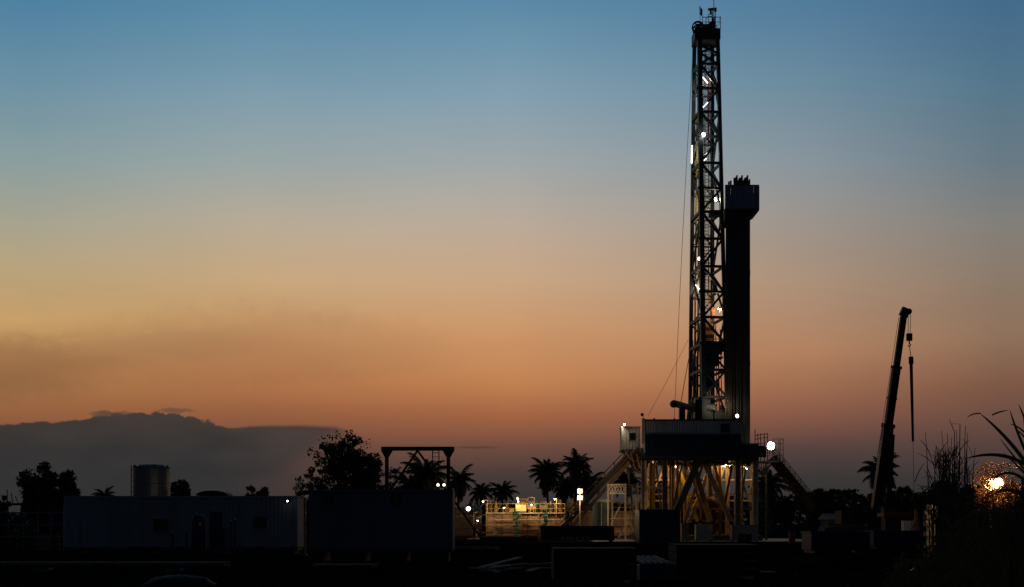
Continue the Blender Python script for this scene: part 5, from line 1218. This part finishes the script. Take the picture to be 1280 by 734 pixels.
# loose stones
st = MB(); rr = random.Random(21)
for k in range(900):
    y = rr.uniform(30, 75); x = rr.uniform(-.42, .42) * y; s_ = rr.uniform(.02, .09)
    vs = [(x + s_ * rr.uniform(.6, 1.3) * a, y + s_ * rr.uniform(.6, 1.3) * b, s_ * rr.uniform(.3, .8) * c_) for a, b, c_ in ((1, 0, 0), (-1, 0, 0), (0, 1, 0), (0, -1, 0), (0, 0, 1), (0, 0, -.6))]
    st.add(vs, [(0, 2, 4), (2, 1, 4), (1, 3, 4), (3, 0, 4), (2, 0, 5), (1, 2, 5), (3, 1, 5), (0, 3, 5)])
o = structure('gravel', st, GRAVEL, 'stuff'); o['label'] = 'loose stones scattered over the dark yard'
# ------------------------------------------------------------------ trees
def leaf_quads(mb, c, r, n, size, rr, flat=.8):
    for _ in range(n):
        while True:
            p = Vector((rr.uniform(-1, 1), rr.uniform(-1, 1), rr.uniform(-1, 1)))
            if p.length < 1: break
        p = Vector(c) + Vector((p.x * r, p.y * r, p.z * r * flat))
        a = Vector((rr.gauss(0, 1), rr.gauss(0, 1), rr.gauss(0, 1))).normalized(); b = a.orthogonal().normalized()
        b.rotate(Matrix.Rotation(rr.uniform(0, 6.3), 3, a)); s_ = size * rr.uniform(.6, 1.35); w = b.cross(a)
        mb.add([p - b * s_, p - b * s_ * .2 + w * s_ * .38, p + b * s_, p - b * s_ * .2 - w * s_ * .38], [(0, 1, 2, 3)])
def tree(name, label, px, Y, pytop, wpx, seed, clumps=90, leaves=60, leaf=.14, trunk_r=.16, bottom=.25, open_=.35, lobes=5, cl=.17, leafm=None):
    """a crown of several lobes; twigs run from the limbs to leaf clumps spread through each lobe's shell"""
    rr = random.Random(seed); x = GX(px, Y); H = ZZ(pytop, Y); Wd = wpx / F * Y / 2
    t = T(name, label, 'tree', (x, Y, 0))
    tb = MB(); cb = MB(); fork = Vector((x, Y, H * max(.18, bottom * .9)))
    tb.tube([(x, Y, -.1), (x + rr.uniform(-.1, .1), Y, fork.z * .5), fork], [trunk_r * 1.15, trunk_r, trunk_r * .85], 8)
    zc, rz = H * (1 + bottom) / 2, H * (1 - bottom) / 2
    L = []
    for k in range(lobes):
        a = 2 * math.pi * k / lobes + rr.uniform(-.5, .5)
        q = rr.uniform(.35, .62) if k else 0.0
        h = rr.uniform(-.55, .35) if k else .42
        rad = rr.uniform(.42, .62)
        L.append((Vector((x + math.cos(a) * Wd * q * 1.15, Y + math.sin(a) * Wd * q, zc + rz * h)), rad))
    for c_, rad in L:
        mid = fork.lerp(c_, .5) + Vector((rr.uniform(-.15, .15) * Wd, 0, rr.uniform(-.05, .1) * H))
        tb.tube([fork, mid, c_], [trunk_r * .6, trunk_r * .42, trunk_r * .2], 6)
        for q in range(clumps // lobes):
            d = Vector((rr.gauss(0, 1), rr.gauss(0, 1), rr.gauss(0, 1) * .9)).normalized(); rr_ = rr.uniform(open_, 1.0) ** .6
            p1 = c_ + Vector((d.x * Wd * rad, d.y * Wd * rad, d.z * rz * rad)) * rr_
            if p1.z < H * .06: continue
            p0 = mid.lerp(c_, rr.uniform(.3, 1)); pm_ = p0.lerp(p1, .55) + Vector((0, 0, rr.uniform(-.05, .1) * H * .3))
            tb.tube([p0, pm_, p1], [trunk_r * .14, trunk_r * .09, trunk_r * .04], 4, cap=False)
            leaf_quads(cb, p1, Wd * cl * rr.uniform(.6, 1.5), int(leaves * rr.uniform(.4, 1.4)), leaf, rr)
    t.part('trunk', tb, BARK); t.part('crown', cb, leafm or LEAF)
    return t
tree('broadleaf_tree', 'tall airy broadleaf tree in the middle left, rising behind the blue container', 433, 112, 534, 92, 11, 230, 44, .16, .22, .22, .45, 9, .15)
tree('broadleaf_tree', 'bushy dark tree filling the lower right of the tall airy tree', 455, 110, 568, 62, 12, 110, 90, .2, .14, .05, .1, 6, .2)
tree('broadleaf_tree', 'low ragged tree left of the tall airy tree', 386, 112, 582, 54, 13, 80, 50, .15, .12, .05, .3, 6, .2)
tree('broadleaf_tree', 'thin leafy tree at the left column of the gantry frame', 492, 104, 578, 50, 14, 60, 40, .13, .1, .1, .4, 6, .18)
tree('broadleaf_tree', 'dense round tree left of the silo, leftmost of the big trees', 59, 132, 579, 62, 15, 190, 100, .22, .2, .05, .1, 7, .2)
tree('broadleaf_tree', 'smaller dense tree touching the office container\'s left end', 82, 133, 581, 40, 16, 110, 100, .2, .14, .05, .1, 5, .22)
tree('broadleaf_tree', 'dark bushy tree tucked against the right side of the silo', 223, 125, 590, 40, 17, 80, 90, .2, .14, .05, .1, 5, .22)
tree('broadleaf_tree', 'small round bush tree above the office container roof, left of a pair', 314, 140, 605, 30, 18, 60, 80, .2, .1, .05, .1, 4, .25)
tree('broadleaf_tree', 'small round bush tree above the office container roof, right of a pair', 328, 142, 600, 26, 19, 60, 80, .2, .1, .05, .1, 4, .25)
tree('broadleaf_tree', 'low bush at the far left edge behind the open shed', 4, 120, 619, 32, 20, 50, 80, .2, .1, .0, .1, 5, .22)
tree('broadleaf_tree', 'wide dark tree right of the long stairway foot', 1030, 200, 604, 60, 22, 110, 90, .3, .2, .0, .1, 7, .2)
tree('broadleaf_tree', 'dark round tree right of the hanging pipe behind the crane', 1178, 190, 601, 80, 23, 130, 100, .3, .2, .0, .1, 7, .2)
tree('broadleaf_tree', 'small dark tree behind the landing post right of the rig', 985, 190, 616, 44, 24, 80, 80, .26, .16, .0, .1, 5, .2)
tree('broadleaf_tree', 'dark spreading tree behind the crane, between boom and hanging pipe', 1128, 200, 610, 60, 25, 100, 90, .3, .16, .0, .1, 6, .2)

# coconut palms
def frond_mesh(L, droop, seed):
    rr = random.Random(seed); mb = MB(); n = 16; pts = []
    ang = 0.0; p = Vector((0, 0, 0)); a = R(28)
    for k in range(n + 1):
        pts.append(p.copy()); a -= droop / n * (0.5 + k / n); p = p + Vector((math.cos(a), 0, math.sin(a))) * L / n
    mb.tube(pts, [.045 * (1 - k / n) + .008 for k in range(n + 1)], 4)
    for k in range(3, n * 3 + 1):
        f = k / (n * 3); i = min(n - 1, int(f * n)); q = pts[i].lerp(pts[i + 1], f * n - i)
        d = (pts[i + 1] - pts[i]).normalized(); ln = L * .27 * math.sin(math.pi * min(1, f * .8 + .14)) * rr.uniform(.8, 1.1) + .12
        for s_ in (-1, 1):
            t_ = q + d * ln * .55 + Vector((0, s_ * ln * .62, -ln * rr.uniform(.35, .75)))
            w = d * .075 * L / 3
            mb.add([q - w, q + w, t_], [(0, 1, 2)])
    return mesh(mb, 'frond', PALMLEAF)
FR = [frond_mesh(2.6, R(95), 1), frond_mesh(2.9, R(70), 2), frond_mesh(2.5, R(125), 3), frond_mesh(2.2, R(50), 4)]
def palm(px, Y, pytop, label, nfr=20, scale=1.0, seed=1, lean=0.0, low=-55):
    rr = random.Random(seed); x = GX(px, Y); ztop = ZZ(pytop, Y) - 1.7 * scale
    t = T('coconut_palm', label, 'palm tree', (x - lean, Y, 0), 'coconut palms on the horizon')
    n = 8; tb = MB().tube([(x - lean + lean * (k / n) ** 1.6, Y, ztop * k / n - .05) for k in range(n + 1)], [.2 - .08 * k / n + (.05 if k == 0 else 0) for k in range(n + 1)], 8)
    t.part('trunk', tb, BARK, smooth_=True)
    t.part('crown_heart', MB().lathe((x, Y, ztop - .2), [(.12, 0), (.26, .15), (.22, .4), (.08, .6)], 8), BARK)
    for k in range(4):
        a = k * 1.6 + seed; t.part('coconut', MB().lathe((x + .28 * math.cos(a), Y + .28 * math.sin(a), ztop - .25), [(.03, -.16), (.13, -.06), (.13, .06), (.03, .15)], 7), BARK)
    nfr = int(nfr * 1.6)
    for k in range(nfr):
        f = k / nfr; el = R(low + (78 - low) * (f ** .8)); az = k * 2.39996 + rr.uniform(-.25, .25)
        o = bpy.data.objects.new('frond', FR[(k + seed) % 4]); COL.objects.link(o); o.parent = t.o
        o.location = Vector((x, Y, ztop + .1)) - t.loc
        o.rotation_euler = Matrix.Rotation(az, 3, 'Z').to_4x4().to_3x3().to_euler() if False else (Matrix.Rotation(az, 3, 'Z') @ Matrix.Rotation(-el + R(20), 3, 'Y')).to_euler()
        s_ = scale * 1.12 * rr.uniform(.8, 1.12); o.scale = (s_, s_, s_)
PL = [(720.5, 205, 568, 'tallest coconut palm, with arching fronds, left of the ramp', 24, 1.05, 1, .3, -70), (683.5, 200, 578, 'dense headed coconut palm just left of the tallest one', 34, 1.0, 2, -.2, -80),
      (736, 215, 592, 'shaggy palm filling the gap between tallest palm and ramp', 26, .9, 3, .2, -70), (706, 214, 600, 'low palm half hidden under the tallest palm', 26, .9, 13, .2, -70), (628, 195, 604, 'small coconut palm standing alone left of the tank machinery', 20, .75, 4, 0, -40), (601, 198, 606, 'small coconut palm left of the one standing alone', 20, .75, 5, .1, -40),
      (573.5, 170, 588, 'palm right beside the right column of the gantry', 26, .8, 6, .1, -75), (532, 150, 577, 'dense palm seen inside the gantry under its ladder', 30, .95, 7, 0, -75), (514, 152, 596, 'low palm left of the dense one inside the gantry', 18, .7, 8, .2, -40),
      (783, 190, 588, 'palm showing between the ramp and the left rig columns', 22, .85, 9, 0, -60), (1101, 185, 572, 'palm standing behind the crane boom', 22, 1.15, 10, .1, -60), (962, 180, 590, 'dark palm behind the post under the floodlit landing', 26, 1.0, 11, 0, -75), (131, 150, 612, 'tiny palm top between the big left tree and the silo', 14, .5, 12, 0, -20), (1057, 210, 612, 'tiny palm top in the distant trees left of the crane', 14, .5, 14, 0, -20), (814, 185, 598, 'dim palm seen through the left columns of the rig', 22, .85, 15, 0, -60)]
for p_ in PL: palm(p_[0], p_[1], p_[2], p_[3], p_[4], p_[5], p_[6], p_[7], p_[8])

# the far wood: one mass along the horizon
fw = MB(); rr = random.Random(50)
def far_clump(px, Y, pyt, w):
    x = GX(px, Y); H = ZZ(pyt, Y)
    for _ in range(int(40 + H * 12)):
        z = H * rr.random() ** .75; k = math.sqrt(max(0.05, 1 - (z / H) ** 3)); c_ = Vector((x + rr.gauss(0, .42) * w * k, Y + rr.uniform(-3, 3), z))
        a = Vector((rr.gauss(0, 1), rr.gauss(0, 1), rr.gauss(0, 1))).normalized(); b = a.orthogonal().normalized(); w_ = b.cross(a); s_ = rr.uniform(.3, .75)
        fw.add([c_ - b * s_, c_ + w_ * s_ * .6, c_ + b * s_, c_ - w_ * s_ * .6], [(0, 1, 2, 3)])
px = -60
while px < 1340:
    base = 640 if px < 560 else 636 if px < 800 else 625 if px < 1000 else 618 if px < 1160 else 612
    far_clump(px, rr.uniform(235, 275), base + rr.uniform(-7, 6), rr.uniform(2.5, 4.5)); px += rr.uniform(5, 10)
o = structure('far_wood', fw, LEAF, 'stuff'); o['label'] = 'dark mass of distant trees along the horizon'

# ------------------------------------------------------------------ lamp in the bushes at the right
LY = 60.0
yl = flood(1238.5, 605.5, LY, .54, 650, 'left head of the warm yard lamp pair shining through the bushes', glow('yard_lamp_glass', (1.0, .74, .40), 9), (1, .40, .11), aim=(-.1, -1, -.1), bracket=(0.1, .2, -.4), spot=False)
flood(1248, 604.5, LY, .52, 650, 'right head of the warm yard lamp pair shining through the bushes', glow('yard_lamp_glass', (1.0, .74, .40), 9), (1, .40, .11), aim=(.15, -1, -.1), bracket=(-.1, .2, -.4), spot=False)
yl.part('pole', MB().tube([(GX(1243, LY), LY + .45, 0), (GX(1243, LY), LY + .45, ZZ(612, LY))], .06, 8), DARKSTEEL)
tree('broadleaf_tree', 'small thin leaved tree glowing round the yard lamp at the right', 1243, LY - 1.0, 567, 70, 31, 200, 26, .05, .05, .42, .5, 8, .19, DRYLEAF)
wx0, wx1 = GX(1156, 66), GX(1186, 66)
cbn = T('lit_wall', 'lit cream block wall glimpsed between the reeds', 'wall', ((wx0 + wx1) / 2, 66, 0))
for j in range(10):
    for k in range(4):
        a = wx0 + (wx1 - wx0) * (k + (.5 if j % 2 else 0)) / 4.5
        cbn.part('block', MB().box(a + .006, a + .235, 66 + random.uniform(0, .012), 66.2, j * .25 + .005, j * .25 + .242), CREAM)
flood(1192, 628, 64.5, .16, 60, 'tiny warm lamp beside the lit wall among the reeds', G_WARM, (1, .7, .35), aim=(-.6, .7, -.1), bracket=(.1, 0, -.5), spot=False)

# ------------------------------------------------------------------ reeds and long leaved clump in the right foreground
def blade(pts, w, n=None):
    """a folded leaf blade along pts, tapering to its tip"""
    mb = MB(); N = len(pts)
    for i, p in enumerate(pts):
        f = i / (N - 1); ww = w * (.55 + .9 * f) * (1 - f) ** .8 * 1.15 + .0015
        d = (Vector(pts[min(i + 1, N - 1)]) - Vector(pts[max(i - 1, 0)])).normalized(); s_ = d.cross(Vector((0.25, -1, .15))).normalized()
        mb.v += [tuple(Vector(p) - s_ * ww), tuple(Vector(p) + Vector((0, ww * .5, 0))), tuple(Vector(p) + s_ * ww)]
    for i in range(N - 1):
        a = 3 * i; mb.f += [(a, a + 1, a + 4, a + 3), (a + 1, a + 2, a + 5, a + 4)]
    return mb
def bez(a, b, c_, n=9): return [a * (1 - t) ** 2 + b * 2 * t * (1 - t) + c_ * t * t for t in [k / n for k in range(n + 1)]]
RY_ = 21.0; rr = random.Random(77)
reed = T('reed_clump', 'clump of tall thin upright reeds left of the glowing tree', 'reeds', (GX(1187, RY_), RY_, 0))
for k in range(80):
    bxp = rr.gauss(1186, 12); tx = bxp + rr.uniform(-10, 9); Y = RY_ + rr.uniform(-1.2, 1.2); ty = rr.uniform(556, 625) if k > 12 else rr.uniform(536, 585)
    a = P(bxp, 720, Y); a.z = 0; c_ = P(tx, ty, Y); m_ = P(bxp + (tx - bxp) * .25, (ty + 655) / 2 - 10, Y)
    reed.part('stalk', MB().tube(bez(a, m_, c_, 6), [.011 - .0012 * q for q in range(7)], 4), GRASSM)
for k in range(70):
    bxp = rr.gauss(1188, 15); Y = RY_ + rr.uniform(-1.2, 1.2); y0 = rr.uniform(625, 700); s_ = rr.choice((-1, 1))
    a = P(bxp, y0, Y); b = P(bxp + s_ * rr.uniform(3, 12), y0 - rr.uniform(20, 60), Y); c_ = P(bxp + s_ * rr.uniform(12, 42), y0 - rr.uniform(-5, 42), Y)
    reed.part('leaf', blade(bez(a, b, c_, 6), rr.uniform(.006, .013)), GRASSM)
for k in range(130):
    bxp = rr.gauss(1186, 11); Y = RY_ + rr.uniform(-1, 1); y0 = rr.uniform(570, 660); s_ = rr.choice((-1, 1)); l_ = rr.uniform(14, 34)
    a = P(bxp, y0, Y); b = P(bxp + s_ * l_ * .18, y0 - l_ * .6, Y); c_ = P(bxp + s_ * l_ * rr.uniform(.3, .6), y0 - l_ * rr.uniform(.75, 1), Y)
    reed.part('leaf', blade(bez(a, b, c_, 4), rr.uniform(.004, .009)), GRASSM)
# bent tops of two old stalks
for pts in (((1193, 600), (1193, 540), (1187, 525)), ((1199, 600), (1200, 530), (1190, 530)), ((1206, 620), (1206, 555), (1207, 532))):
    reed.part('stalk', MB().tube([P(*q, RY_ - .5) for q in pts], [.008, .006, .004], 4), GRASSM)
for pts in (((1170, 583), (1158, 572), (1146, 566)), ((1172, 612), (1160, 608), (1144, 612))):
    reed.part('leaf', blade([P(*q, RY_ - .3) for q in pts], .008), GRASSM)
KY = 12.0
cl_ = T('long_leaved_clump', 'clump of long arching sword leaves at the right edge, nearest plant', 'plant', (GX(1292, KY), KY, 0))
EXP = [((1296, 600), (1268, 552), (1224, 516), .026), ((1300, 596), (1262, 556), (1205, 574), .022), ((1294, 590), (1272, 545), (1262, 512), .018), ((1240, 519), (1250, 514), (1260, 513), .007), ((1226, 517), (1216, 516), (1209, 522), .006),
       ((1296, 560), (1282, 525), (1273, 505), .016), ((1300, 610), (1270, 575), (1250, 548), .012), ((1300, 620), (1265, 575), (1240, 600), .018), ((1304, 600), (1284, 560), (1279, 520), .02), ((1300, 640), (1270, 596), (1236, 622), .02),
       ((1300, 615), (1280, 588), (1254, 566), .015), ((1302, 570), (1280, 532), (1262, 530), .012), ((1300, 585), (1285, 545), (1270, 537), .014)]
for a, b, c_, w_ in EXP:
    Y = KY + rr.uniform(-.5, .5)
    cl_.part('leaf', blade(bez(P(*a, Y), P(*b, Y), P(*c_, Y), 10), w_), GRASSM)
for k in range(120):
    Y = KY + rr.uniform(-.8, 1.6); bx_ = rr.uniform(1240, 1320); by_ = rr.uniform(640, 800)
    tx = bx_ + rr.uniform(-75, 30); ty = by_ - rr.uniform(40, 120)
    if ty < 628: ty = rr.uniform(628, 660) + (max(0, 1280 - tx)) * .2
    cl_.part('leaf', blade(bez(P(bx_, by_, Y), P((bx_ + tx) / 2 + 8, min(by_, ty) - 12, Y), P(tx, ty, Y), 7), rr.uniform(.009, .02)), GRASSM)
for k in range(9):
    Y = KY + rr.uniform(-.3, .6); x = GX(1265 + k * 6, Y)
    cl_.part('cane', MB().tube([(x, Y, 0), (x + rr.uniform(-.05, .05), Y, rr.uniform(1.6, 2.1))], [.018, .012], 6), GRASSM)
# undergrowth filling the lower right corner
ug = MB(); rr = random.Random(5)
for k in range(5200):
    Y = rr.uniform(13, 30); pxx = rr.uniform(1110, 1310)
    top_ = 700 - 62 * max(0, min(1, (pxx - 1130) / 60)) + 10 * math.sin(pxx * .21) + 8 * math.sin(pxx * .083)
    hh = max(.15, ZZ(top_ + rr.uniform(0, 45), Y)); x = GX(pxx, Y)
    s_ = rr.choice((-1, 1)); l = rr.uniform(.25, .6)
    z = hh * rr.random() ** .6
    d = Vector((rr.uniform(-1, 1), rr.uniform(-1, 1), rr.uniform(.2, 1.3))).normalized() * l * .5
    w_ = d.cross(Vector((rr.uniform(-.4, .4), 1, 0))).normalized() * rr.uniform(.008, .02)
    p = Vector((x, Y, max(0, z - l * .3)))
    ug.add([p - w_, p + w_, p + d * .6 + w_ * .8 , p + d + Vector((s_ * .06, 0, -.05)), p + d * .6 - w_ * .8], [(0, 1, 2, 3, 4)])
o = structure('undergrowth', ug, GRASSM, 'stuff'); o['label'] = 'dense dark undergrowth in the lower right corner'
